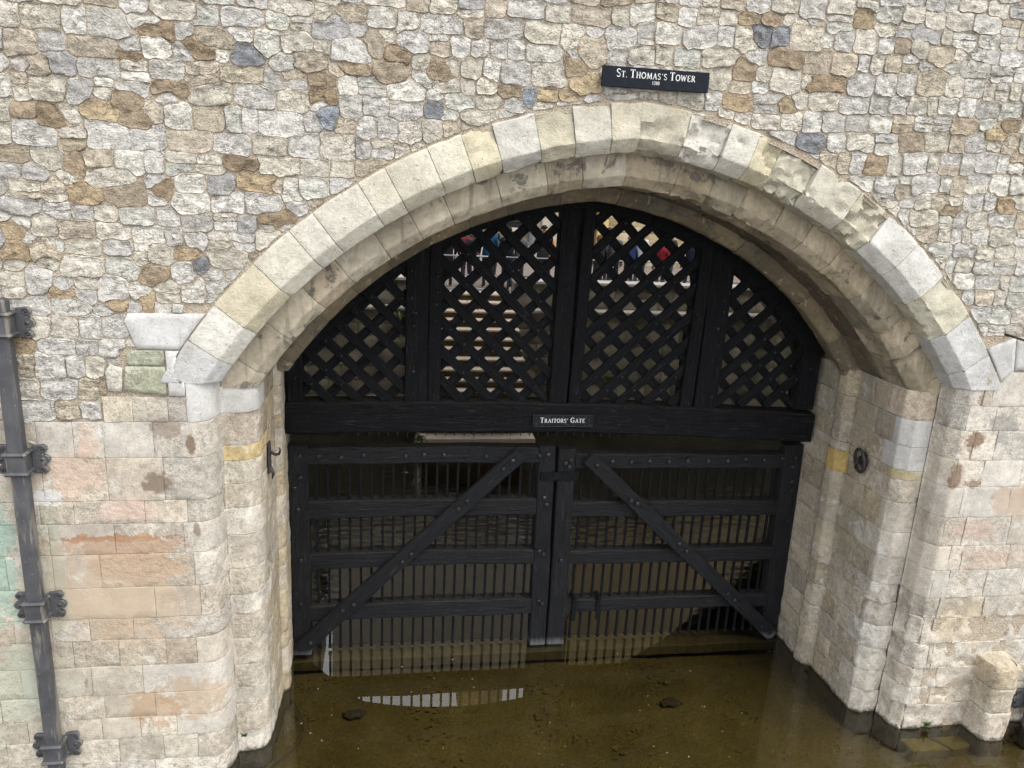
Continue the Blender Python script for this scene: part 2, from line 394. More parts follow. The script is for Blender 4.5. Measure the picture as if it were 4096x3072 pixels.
class Prof:
    """polyline with softened corners, parameterised by length"""
    def __init__(s, pts, rad=.02, n=3):
        P = [Vector(p) for p in pts]; out = [P[0]]
        for i in range(1, len(P)-1):
            a, b, c_ = P[i-1], P[i], P[i+1]
            r = min(rad if not isinstance(rad, dict) else rad.get(i, .02), (a-b).length*.45, (c_-b).length*.45)
            p0 = b+(a-b).normalized()*r; p1 = b+(c_-b).normalized()*r
            for j in range(n+1):
                t = j/n; out.append(p0*(1-t)**2+b*2*t*(1-t)+p1*t*t)
        out.append(P[-1]); s.P = out; s.S = [0]
        for i in range(1, len(out)): s.S.append(s.S[-1]+(out[i]-out[i-1]).length)
        s.key = []
        for p in P:
            s.key.append(s.S[min(range(len(out)), key=lambda i: (out[i]-p).length)])
    def at(s, u):
        S = s.S; u = max(0, min(S[-1], u)); i = 0
        lo, hi = 0, len(S)-2
        while lo < hi:
            m = (lo+hi+1)//2
            if S[m] <= u: lo = m
            else: hi = m-1
        i = lo; t = (u-S[i])/max(1e-9, S[i+1]-S[i])
        p = s.P[i].lerp(s.P[i+1], t)
        d = (s.P[i+1]-s.P[i]).normalized()
        if t < .02 and i > 0: d = (d+(s.P[i]-s.P[i-1]).normalized()).normalized()
        if t > .98 and i+2 < len(s.P): d = (d+(s.P[i+2]-s.P[i+1]).normalized()).normalized()
        return p, d
    def cuts(s, u0, u1, step):
        ks = [u for u in s.S if u0+1e-4 < u < u1-1e-4]; q = [u0]+ks+[u1]; out = [u0]
        for a, b in zip(q, q[1:]):
            m = max(1, math.ceil((b-a)/step))
            for i in range(1, m+1): out.append(a+(b-a)*i/m)
        return out

def surf_block(name, f, us, vs_, mat, col, rough=.006, depth=.10, edge=.006, gap=.004, sd=0, rscale=4.0, chip=0., parent=None):
    """one stone laid on a surface f(u, v) -> (point, outward normal): rounded arrises, uneven face, real thickness"""
    def widen(t, g, e):
        a, b = t[0]+g, t[-1]-g; inner = [x for x in t[1:-1] if a+e*1.6 < x < b-e*1.6]
        return [a, a+e]+inner+[b-e, b]
    U = widen(us, gap, edge*1.3); W = widen(vs_, gap, edge*1.3); nu, nv = len(U), len(W)
    V = []; so = Vector((sd*3.7, sd*1.3, sd*7.1))
    tilt = (noise.noise(so)*.5, noise.noise(so+Vector((5, 1, 2)))*.5)
    for j, v in enumerate(W):
        for i, u in enumerate(U):
            p, n = f(u, v)
            bd = min(min(i, nu-1-i), min(j, nv-1-j))
            d = rough*(fract(p*rscale+so, 4)*1.2 + tilt[0]*(2*i/(nu-1)-1)+tilt[1]*(2*j/(nv-1)-1))
            if chip:
                q = fract(p*2.6+so*2, 5)+.25*noise.noise(p*11)
                if q > .03: d -= chip*min(1, (q-.03)*4)*(.75+.5*noise.noise(p*6+so)+.38*fract(p*13+so, 3))
            if bd == 0: d -= edge*(1+.8*noise.noise(p*16)); 
            elif bd == 1: d -= edge*.12
            if bd <= 1:                        # ragged arris
                p = p+Vector((noise.noise(p*13+so), noise.noise(p*13-so), noise.noise(p*12)))*edge*.35
            V.append(p+n*d)
    F = []
    for j in range(nv-1):
        for i in range(nu-1):
            a = j*nu+i; F.append((a, a+1, a+nu+1, a+nu))
    ring = [i for i in range(nu)]+[j*nu+nu-1 for j in range(1, nv)]+[(nv-1)*nu+i for i in range(nu-2, -1, -1)]+[j*nu for j in range(nv-2, 0, -1)]
    b0 = len(V)
    for r in ring:
        i = r % nu; j = r//nu
        p, n = f(U[i], W[j]); V.append(p-n*depth)
    m = len(ring)
    for q in range(m): F.append((ring[q], b0+q, b0+(q+1) % m, ring[(q+1) % m]))
    o = mesh(name, V, F, mat, None, True, col, sharp=30); tpart(o, parent); return o

# ---- jamb plans (front face -> round the arrises -> back to the gate)
LP = Prof([(-6.2, 7.42), (-1.84, 7.42), (-1.73, 7.54), (-1.70, 7.75), (-1.47, 7.75), (-1.36, 7.87), (-1.345, 8.76), (-1.27, 8.82), (-1.26, 8.97), (-1.31, 9.03), (-1.32, 9.70)],
          {1: .12, 2: .08, 3: .03, 4: .09, 5: .08, 6: .03, 7: .03, 8: .03, 9: .03})
RP = Prof([(9.9, 7.42), (6.39, 7.42), (6.29, 7.55), (6.27, 7.75), (6.05, 7.75), (5.93, 7.86), (5.90, 8.76), (5.79, 8.82), (5.77, 8.98), (5.81, 9.04), (5.785, 9.70)],
          {1: .03, 2: .02, 3: .03, 4: .02, 5: .02, 6: .03, 7: .03, 8: .03, 9: .03})
def jamb_f(prof, side):
    def f(u, z):
        p, d = prof.at(u)
        n = Vector((-d.y, d.x, 0))*side     # side +1 for left run, -1 for right run -> outwards
        if n.length == 0: n = Vector((0, -1, 0))
        return Vector((p.x, p.y, z)), n
    return f
# left run goes +x along the front: d=(1,0) -> outward normal must be (0,-1) => n = (d.y,-d.x)
fL = jamb_f(LP, -1); fR = jamb_f(RP, 1)
PAL = [(214, 207, 194), (210, 200, 180), (204, 196, 182), (218, 213, 205), (200, 190, 174), (210, 196, 176), (206, 201, 195), (202, 186, 164)]
WHITE = (218, 217, 215)
def shade(c, k=.06):
    d = .95+rnd.uniform(-k, k)*.8; return tuple(v*d for v in c)
def zcuts(z0, z1, step): 
    m = max(2, math.ceil((z1-z0)/step)); return [z0+(z1-z0)*i/m for i in range(m+1)]
NB = [0]
def lay(prof, f, s0, s1, z0, z1, c, rough=.006, chip=0, step=.07, mat='ashlar', edge=.003, name='ashlar_block'):
    NB[0] += 1
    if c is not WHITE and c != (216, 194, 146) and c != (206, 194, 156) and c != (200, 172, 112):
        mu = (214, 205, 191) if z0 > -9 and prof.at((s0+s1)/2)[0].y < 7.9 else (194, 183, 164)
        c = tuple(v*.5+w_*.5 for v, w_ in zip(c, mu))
    al = .10 if c is WHITE else rnd.choice([.22, .35, .5, .75, 1.0]) if chip == 0 else rnd.uniform(.6, 1.1)
    return surf_block(name, f, prof.cuts(s0, s1, step), zcuts(z0, z1, step), M[mat], alb(shade(c))+(al,), rough, .12, edge, .0016, NB[0], 4.5, chip)
def sL(x): return x+6.2
def sR(x): return 9.9-x
kL, kR = LP.key, RP.key
# left pier front, course by course
ZL = [4.07, 3.71, 3.26, 3.02, 2.69, 2.32, 1.97, 1.72, 1.41, 1.07, .79, .53, .24, -.5]
front_L = {0: [-3.31, -2.99, -2.72, -2.27], 1: [-3.3, -2.72, -2.2], 2: [-3.36, -3.05, -2.4, -2.0], 3: [-3.3, -2.7, -2.05], 4: [-3.3, -2.86, -1.97],
           5: [-3.3, -2.37, -1.93], 6: [-3.38, -3.02, -2.6], 7: [-3.2, -2.76, -2.3, -2.0], 8: [-3.05, -2.55], 9: [-2.95, -2.45], 10: [-3.0, -2.62, -2.25], 11: [-2.85, -2.4, -2.05], 12: [-2.9, -2.5]}
colL = {0: (230, 228, 222), 1: (222, 208, 190), 2: (218, 208, 192), 3: (220, 212, 200), 4: (212, 200, 182), 5: (206, 192, 172), 6: (214, 202, 182), 7: (210, 198, 178), 8: (214, 206, 190), 9: (216, 206, 186), 10: (220, 210, 192), 11: (216, 208, 192), 12: (212, 208, 198)}
for i in range(len(ZL)-1):
    z1, z0 = ZL[i], ZL[i+1]
    xs = [-6.2, -5.5, -4.85, -4.2, -3.72]+front_L[i]
    if i % 2: xs = [-6.2, -5.8, -5.1, -4.5, -3.95]+front_L[i]
    ss = [sL(x) for x in xs]+[kL[3]-.02]
    for a, b in zip(ss, ss[1:]):
        last = b == ss[-1]
        c = colL[i] if rnd.random() < .6 else rnd.choice(PAL)
        if last: c = rnd.choice([(228, 224, 216), (220, 216, 208), (224, 214, 200), (214, 212, 206)])
        ch = (.022 if rnd.random() < .5 else 0) if last else (.010 if rnd.random() < .3 else 0)
        if i >= 12: ch = .02
        lay(LP, fL, a, b, z0, z1, c, .007 if not last else .012, ch, .07 if not last else .05)
# the course that steps up into the rubble
for a, b, c in [(-2.70, -2.44, (226, 216, 190)), (-2.44, -2.12, (228, 222, 206)), (-2.12, -1.95, (196, 192, 190))]:
    lay(LP, fL, sL(a), sL(b), 4.07, 4.32, c, .01, .015)
lay(LP, fL, sL(-1.95), kL[3]-.02, 4.07, 4.462, WHITE, .004, 0, .06)
# left column and reveal
ZCL = [4.34, 4.06, 3.71, 3.55, 3.29, 3.02, 2.71, 2.32, 2.01, 1.78, 1.47, 1.14, .85, .63, .27, -.5]
CCL = [WHITE, (196, 180, 164), (216, 194, 146), (222, 214, 198), (210, 198, 178), (230, 226, 218), (226, 218, 206), (206, 198, 182), (220, 218, 212), (210, 199, 184), (200, 193, 179), (216, 207, 193), (199, 194, 182), (206, 194, 176), (226, 224, 220)]
for i in range(len(ZCL)-1):
    z1, z0 = ZCL[i], ZCL[i+1]; e = .18 if i % 2 else .36
    ch = .018 if i in (1, 4, 7, 8, 10, 12, 14) else .006
    lay(LP, fL, kL[3]-.018, kL[5]+e, z0, z1, CCL[i], .012, ch, .045, name='jamb_block')
    cs = [kL[5]+e, kL[5]+e+rnd.uniform(.2, .32), kL[6]-.02, kL[9]+.02, kL[10]]
    for a, b in zip(cs, cs[1:]):
        c = rnd.choice([(206, 188, 152), (214, 204, 184), (196, 180, 150), (222, 214, 200), (190, 170, 140)])
        if b-a > .05: lay(LP, fL, a, b, z0, z1, c, .010, .014 if rnd.random() < .5 else 0, .07, name='jamb_block')
# right pier and reveal
ZR = [4.67, 4.27, 3.98, 3.62, 3.29, 2.91, 2.54, 2.22, 1.85, 1.57, 1.22, .88, .60, .35, -.5]
for i in range(len(ZR)-1):
    z1, z0 = ZR[i], ZR[i+1]
    x = 9.9; xs = [x]
    while x > 6.95: x -= rnd.uniform(.38, .68); xs.append(max(x, 6.62))
    if i >= 10: xs = [q for q in xs if q > 7.3 or q < 6.9]
    ss = [sR(q) for q in xs if q > 6.60]
    ss += [kR[1]-(.03 if i % 2 else .18), kR[3]]
    top = min(z1, 4.50)
    for a, b in zip(ss, ss[1:]):
        corner = b == ss[-1]
        zt = z1 if not corner else top
        c = rnd.choice([(232, 227, 218), (228, 220, 208), (224, 214, 200), (234, 231, 226), (222, 211, 196)]) if i < 8 else rnd.choice([(214, 206, 192), (210, 204, 194), (218, 212, 203), (206, 196, 178)])
        ch = (.03 if i >= 8 else .018) if (corner or i >= 9 or rnd.random() < .35) else 0
        if i in (4, 5, 6, 7) and corner: ch = 0
        if corner and i < 8: ch = .022 if i < 3 else 0
        lay(RP, fR, a, b, z0, zt, c, (.004 if corner else .008) if i < 8 else .02, ch, .045)
ZRC = [4.34, 3.99, 3.66, 3.36, 3.24, 2.95, 2.56, 2.22, 1.86, 1.60, 1.28, .95, .62, .33, -.5]
for i in range(len(ZRC)-1):
    z1, z0 = ZRC[i], ZRC[i+1]; e = .10 if i % 2 else .30
    c = [(216, 196, 172), WHITE, WHITE, (206, 194, 156), (216, 206, 192), (204, 199, 191), (208, 203, 195), (210, 206, 199), (204, 199, 191), (200, 195, 186), (226, 225, 222), (202, 197, 188), (198, 193, 183), (196, 191, 182)][i]
    ch = .03 if i >= 8 and i != 10 else (.014 if i in (0, 4) else 0)
    lay(RP, fR, kR[3]+.002, kR[5]+(e if i not in (1, 2) else .11 if i == 1 else .24), z0, z1, c, .004 if i < 8 else .02, ch, .045, name='jamb_block')
    e0 = e if i not in (1, 2) else (.11 if i == 1 else .24)
    off = .0 if i % 2 else .12
    cs = [kR[5]+e0, kR[5]+.45+off, kR[6]-.03, kR[9]+.01, kR[10]]
    for a, b in zip(cs, cs[1:]):
        c = rnd.choice([(184, 172, 150), (190, 180, 160), (178, 168, 148), (198, 190, 174), (192, 176, 148), (186, 180, 170)])
        if i == 4 and a == cs[2]: c = (200, 172, 112)
        if b-a > .05: lay(RP, fR, a, b, z0+rnd.uniform(0, .0), z1, c, .010 if i < 8 else .014, .018 if (i >= 8 or rnd.random() < .35) else 0, .07, name='jamb_block')
# pilaster stub at the far right
PP = Prof([(7.25, 7.44), (7.30, 7.16), (7.36, 7.12), (7.60, 7.115), (7.66, 7.16), (7.70, 7.44)], .04)
def fP(u, z):
    p, d = PP.at(u); return Vector((p.x, p.y, z)), Vector((d.y, -d.x, 0))
for z0, z1, c in [(.72, 1.03, (196, 182, 158)), (.38, .72, (190, 180, 162)), (-.5, .38, (200, 190, 176))]:
    NB[0] += 1
    surf_block('ashlar_block', fP, PP.cuts(0, PP.S[-1], .06), zcuts(z0, z1, .06), M['ashlar'], alb(c), .012, .05, .008, .003, NB[0], 5, .02)
    if z1 > 1:                               # weathered sloping top
        V = []; F = []
        for j in range(7):
            for i in range(9):
                u = i/8; t = j/6; x = 7.30+.36*u; y = 7.135+.30*t; zz_ = 1.015+.05*t+.02*noise.noise(Vector((x*9, y*9, 2)))-.03*(abs(2*u-1)**3)
                V.append((x, y, zz_))
        for j in range(6):
            for i in range(8): q = j*9+i; F.append((q, q+1, q+10, q+9))
        n0_ = len(V)
        for i in range(9): V.append((7.30+.36*i/8, 7.135, .97))
        for i in range(8): F.append((i+1, i, n0_+i, n0_+i+1))
        for s_, e_ in ((0, 0), (8, 8)):
            k0_ = len(V); V += [(V[j*9+s_][0], V[j*9+s_][1], .97) for j in range(7)]
            for j in range(6): F.append((j*9+s_, (j+1)*9+s_, k0_+j+1, k0_+j))
        tpart(mesh('ashlar_block', V, F, M['ashlar'], None, True, alb((198, 188, 168))+(.9,), sharp=40))

# ---- arch orders: section swept along the two-centred arch
def sweep_f(sec, half, zs):
    def f(u, a):
        q, d = sec.at(u); r, y = q.x, q.y
        a = min(a, a_apex(r)); a = max(a, a_spring(r, zs))
        x, z = arc(half, r, a)
        rad = Vector((half*math.cos(a), 0, math.sin(a)))
        # section runs inwards (r falls) and back (y grows); outward normal = rotate (dr, dy)
        n = rad*(-d.y)+Vector((0, 1, 0))*(d.x)
        return Vector((x, y, z)), n.normalized()
    return f
O1 = Prof([(5.613, 7.44), (5.60, 7.414), (5.275, 7.414), (5.15, 7.53), (5.145, 7.78)], {1: .01, 2: .012, 3: .012})
O2 = Prof([(5.20, 7.75), (4.935, 7.75), (4.83, 7.86), (4.82, 8.32)], {1: .015, 2: .015})
O2b = Prof([(4.82, 8.32), (4.815, 8.80)], .01)
O3 = Prof([(4.83, 8.78), (4.75, 8.78), (4.64, 8.88), (4.64, 9.02), (4.73, 9.06), (4.735, 9.70)], {1: .02, 2: .03, 3: .03, 4: .02})
def order(sec, zs, half, angs, mat, cols, rough, chips, step, name='voussoir', rref=5.2):
    f = sweep_f(sec, half, zs); aspr = a_spring(sec.P[0].x, zs)
    A = angs
    for i in range(len(A)-1):
        a0, a1 = A[i], A[i+1]; m = max(3, math.ceil((a1-a0)*rref/step))
        NB[0] += 1
        g = .0002
        surf_block(name, f, sec.cuts(0, sec.S[-1], step), [a0+g+(a1-a0-2*g)*j/m for j in range(m+1)], M[mat], alb(shade(cols[i % len(cols)], .035)), rough, .19, .0035, .0003, NB[0], 4.0, chips[i % len(chips)])
a_lo = a_spring(5.15, 4.48)
def angs_px(lst): return [R(v) for v in lst]
# joints of the outer order, as angles above the horizontal (left half then right half)
top1 = R(94.5)
AL1 = [R(29.0), R(35.2), R(39.5), R(45.0), R(49.6), R(52.4), R(57.5), R(60.4), R(64.8), R(68.2), R(71.3), R(75.5), R(79.2), R(83.0), R(86.4)]
CL1 = [WHITE, (240, 236, 226), (236, 226, 200), (238, 232, 216), (240, 234, 222), (228, 222, 208), (236, 230, 212), (232, 226, 208), (238, 232, 212), (232, 222, 194), (238, 234, 226), (232, 224, 200), (236, 230, 216), (236, 228, 208)]
chL = [0, 0, .010, .006, 0, .010, 0, .006, .012, .034, .028, .030, .018, .012]
order(O1, 4.46, -1, AL1, 'arch', CL1, .005, chL, .05)
AR1 = [R(28.5), R(35.0), R(40.5), R(46.5), R(51.5), R(56.2), R(60.5), R(66.0), R(70.5), R(73.4), R(76.6), R(81.0), R(86.4)]
CR1 = [WHITE, WHITE, (228, 222, 200), (240, 238, 232), (236, 234, 228), (222, 214, 192), (228, 222, 206), (222, 216, 196), (228, 218, 190), (234, 230, 218), (222, 217, 206), (232, 224, 204)]
chR = [0, .006, .035, .012, .012, .075, .06, .09, .085, .075, .07, .05]
order(O1, 4.46, 1, AR1, 'arch', CR1, .007, chR, .042)
INC = [(216, 205, 185), (208, 198, 178), (222, 212, 192), (204, 190, 168), (214, 205, 188), (202, 192, 174)]
def spread(a0, a1, w):
    out = [a0]
    while out[-1] < a1-R(w)*1.4: out.append(out[-1]+R(w*rnd.uniform(.75, 1.25)))
    return out+[a1]
apx = R(86.4)
for h in (-1, 1):
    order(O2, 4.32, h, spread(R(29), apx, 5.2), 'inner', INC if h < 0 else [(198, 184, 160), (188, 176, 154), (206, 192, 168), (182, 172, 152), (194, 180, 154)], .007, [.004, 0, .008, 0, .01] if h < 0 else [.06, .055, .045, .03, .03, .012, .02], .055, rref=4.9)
    order(O2b, 4.30, h, spread(R(29), apx, 6), 'inner', [(118, 107, 90), (134, 121, 101), (108, 98, 84)], .016, [.03, .015, .045], .08, rref=4.8)  # soffit shade as well as soot is put into these darker stone colours
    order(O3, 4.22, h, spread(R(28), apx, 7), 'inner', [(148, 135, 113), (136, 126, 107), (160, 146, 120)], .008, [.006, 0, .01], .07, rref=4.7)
# long white springer stones that tail into the rubble
def wall_poly(pts, c, proud=7.412, mat='ashlar', depth=.09, rough=.004, chip=0, name='ashlar_block', n=14):
    """a flat dressed stone with an arbitrary outline in the wall plane, faceted rim and uneven face"""
    P = [Vector(p) for p in pts]; cen = sum(P, Vector((0, 0)))/len(P); out = []
    for a, b in zip(P, P[1:]+P[:1]):
        m = max(1, int((b-a).length/.05))
        for i in range(m): out.append(a.lerp(b, i/m))
    V = []; F = []; N = len(out); NB[0] += 1; so = Vector((NB[0]*3.1, 0, 0))
    rings = [(1.0, depth), (.995, .007), (.975, .0), (.7, 0), (.38, 0)]
    for k_, (s_, dy) in enumerate(rings):
        for p in out:
            q = cen+(p-cen)*s_; w3 = Vector((q.x, proud, q.y))
            d = rough*fract(w3*5+so, 4) if k_ else 0
            if chip and k_: 
                t = fract(w3*3+so, 5)
                if t > .05: d += chip*min(1, (t-.05)*4)
            V.append((q.x+noise.noise(w3*14)*.003, proud+dy+d, q.y+noise.noise(w3*14+so)*.003))
    V.append((cen.x, proud, cen.y))
    for k_ in range(len(rings)-1):
        for i in range(N): F.append((k_*N+i, k_*N+(i+1) % N, (k_+1)*N+(i+1) % N, (k_+1)*N+i))
    b = (len(rings)-1)*N
    for i in range(N): F.append((b+i, b+(i+1) % N, len(V)-1))
    o = mesh(name, V, [f_[::-1] for f_ in F] if P[0].cross(P[1]-P[0]) > 1e9 else F, M[mat], None, True, alb(shade(c, .03))+((.12,) if c is WHITE else (.9,)))
    bm = bmesh.new(); bm.from_mesh(o.data); bmesh.ops.recalc_face_normals(bm, faces=bm.faces); bm.to_mesh(o.data); bm.free()
    return tpart(o)
def arcpts(half, r, z0, z1, n=6):
    return [arc(half, r, a_spring(r, z0+(z1-z0)*i/n)) for i in range(n+1)]
rx = 5.616
eL = lambda z: arc(-1, rx, a_spring(rx, z))[0]
eR = lambda z: arc(1, rx, a_spring(rx, z))[0]
wall_poly([(-2.45, 5.05), (-2.36, 4.79), (-2.115, 4.785), (eL(4.785), 4.785)]+[arc(-1, rx, a_spring(rx, 4.785+.345*t/4)) for t in range(1, 5)]+[(-2.41, 5.125)], WHITE)
wall_poly([(-2.10, 4.33), (-1.953, 4.33), (-1.953, 4.458), (eL(4.46)+.0, 4.458), (eL(4.6), 4.6), (eL(4.775), 4.775), (-2.105, 4.775)], WHITE)
wall_poly([(-2.5, 4.38), (-2.12, 4.335), (-2.115, 4.62), (-2.47, 4.62)], (186, 188, 166), rough=.012, chip=.012)
wall_poly([(-2.46, 4.63), (-2.12, 4.63), (-2.12, 4.775), (-2.38, 4.775), (-2.45, 4.74)], (182, 184, 164), rough=.014, chip=.01)
wall_poly([(-2.64, 4.38), (-2.515, 4.37), (-2.50, 4.60), (-2.60, 4.64), (-2.65, 4.56)], (222, 218, 206), rough=.01)
wall_poly([(-2.02, 5.135), (-1.925, 5.135), (-1.925, 5.21), (-2.01, 5.22)], (226, 224, 220))
wall_poly([(eR(4.53), 4.55), (6.86, 4.69), (6.80, 5.06)]+[(eR(5.06-.5*t/4), 5.06-.5*t/4) for t in range(1, 5)], WHITE)
wall_poly([(6.87, 4.69), (7.16, 4.70), (7.22, 5.04), (6.81, 5.07)], WHITE)

# ---- core behind the stones: mortar sheet, backing of the arch and jambs, closed tower body
V = []; F = []
xs = [-14, -9, -6]+[-5+.1*i for i in range(0, 151)]+[12, 16, 20]
for x in xs:
    zl = -1.0
    if -1.93 < x < 6.52: zl = max(4.55, arch_z(x, 5.56))
    for z in (zl, (zl+12)/2, 12): V.append((x, 7.437, z))
for i in range(len(xs)-1):
    for j in range(2): a = i*3+j; F.append((a, a+3, a+4, a+1))
b = len(V)                                   # roof, flanks, rear wall with its wide arch, ceiling, inside of the front wall
V += [(-14, 7.437, 12), (20, 7.437, 12), (20, 17.6, 12), (-14, 17.6, 12)]; F.append((b, b+1, b+2, b+3))
for xx in (-14, 20):
    b = len(V); V += [(xx, 7.437, -1), (xx, 17.6, -1), (xx, 17.6, 12), (xx, 7.437, 12)]; F.append((b, b+1, b+2, b+3))
tpart(mesh('mortar_wall', V, F, M['mortar'], None, False))
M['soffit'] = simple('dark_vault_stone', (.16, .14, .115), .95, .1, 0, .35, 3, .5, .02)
V = []; F = []
def rear_z(x):
    q = 1-((x-1.75)/9.0)**2
    return 7.02-8.5*(1-math.sqrt(q)) if q > 0 else -1
xs = [-8.5+.25*i for i in range(0, 83)]
for x in xs:
    zl = max(-1, rear_z(x))
    V += [(x, 17.0, zl), (x, 17.3, zl), (x, 17.0, 12), (x, 17.3, 12), (x, 9.72, 7.35), (x, 17.0, 7.35)]
for i in range(len(xs)-1):
    a = i*6; c_ = a+6
    F += [(a, c_, c_+2, a+2), (a+1, a+3, c_+3, c_+1), (a, a+1, c_+1, c_), (a+4, a+5, c_+5, c_+4)]
b = len(V)
for i, x in enumerate(xs):
    zl = arch_z(x, 4.76) if -1.31 < x < 5.78 else -1
    zl = max(-1, min(7.3, zl)); V += [(x, 9.715, zl), (x, 9.715, 7.4)]
for i in range(len(xs)-1): a = b+2*i; F.append((a, a+2, a+3, a+1))
for xx in (-7.0, 11.0):
    b = len(V); V += [(xx, 9.7, -1), (xx, 17.2, -1), (xx, 17.2, 7.5), (xx, 9.7, 7.5)]; F.append((b, b+1, b+2, b+3))
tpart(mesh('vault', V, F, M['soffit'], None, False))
V = []; F = []                               # backing just behind the joints
for prof, sgn in ((LP, -1), (RP, 1)):
    ff = jamb_f(prof, sgn); b = len(V); n_ = 0
    for u in prof.cuts(max(0, prof.key[1]-1.2), prof.S[-1], .2):
        p, n = ff(u, 0); q = p-n*.085
        V += [(q.x, q.y, -1), (q.x, q.y, 4.75)]; n_ += 1
    for i in range(n_-1): a = b+2*i; F.append((a, a+2, a+3, a+1))
for sec, zs in ((O1, 4.4), (O2, 4.3), (O2b, 4.25), (O3, 4.2)):
    for h in (-1, 1):
        ff = sweep_f(sec, h, zs); us = sec.cuts(0, sec.S[-1], .3); b = len(V); AA = [R(28)+(R(86.4)-R(28))*i/40 for i in range(41)]
        for a_ in AA:
            for u in us:
                p, n = ff(u, a_); V.append(p-n*.15)
        m = len(us)
        for i in range(40):
            for j in range(m-1): a = b+i*m+j; F.append((a, a+1, a+m+1, a+m))
tpart(mesh('joint_mortar', V, F, M['mortar'], None, False))
# ================================================================== RUBBLE: every stone its own outline
GX0, GX1, GZ0, GZ1, GR = -5.2, 9.2, 3.6, 9.6, .0125
nx = int((GX1-GX0)/GR); nz = int((GZ1-GZ0)/GR)
gx = GX0+(np.arange(nx)+.5)*GR; gz = GZ0+(np.arange(nz)+.5)*GR
best = np.full((nz, nx), 9e9); lab = np.full((nz, nx), -1, int)
XX, ZZ = np.meshgrid(gx, gz)
cxg = np.where(XX < XC, XC+EC, XC-EC)
valid = ~((np.hypot(XX-cxg, ZZ-ZC0) < 5.628) & (ZZ > 4.4))
valid &= ~((XX > -1.95) & (XX < 6.5) & (ZZ < 4.6))
valid &= ~((XX < 2) & (ZZ < 4.078)) & ~((XX > -2.71) & (XX < 2) & (ZZ < 4.33))
valid |= (XX < -3.325) & (ZZ > 3.85)          # rubble runs a little lower beside the downpipe
valid &= ~((XX > -2.51) & (XX < 0) & (ZZ < 4.785)) & ~((XX > -2.43) & (XX < 0) & (ZZ < 5.13) & (XX > -2.36-.3*(ZZ-4.78)))
valid &= ~((XX > -2.65) & (XX < 0) & (ZZ < 4.63)) & ~((XX > -2.02) & (XX < -1.6) & (ZZ < 5.22))
valid &= ~((XX > 5) & (ZZ < 4.68)) & ~((XX > 5) & (XX < 7.22) & (ZZ < 5.07))
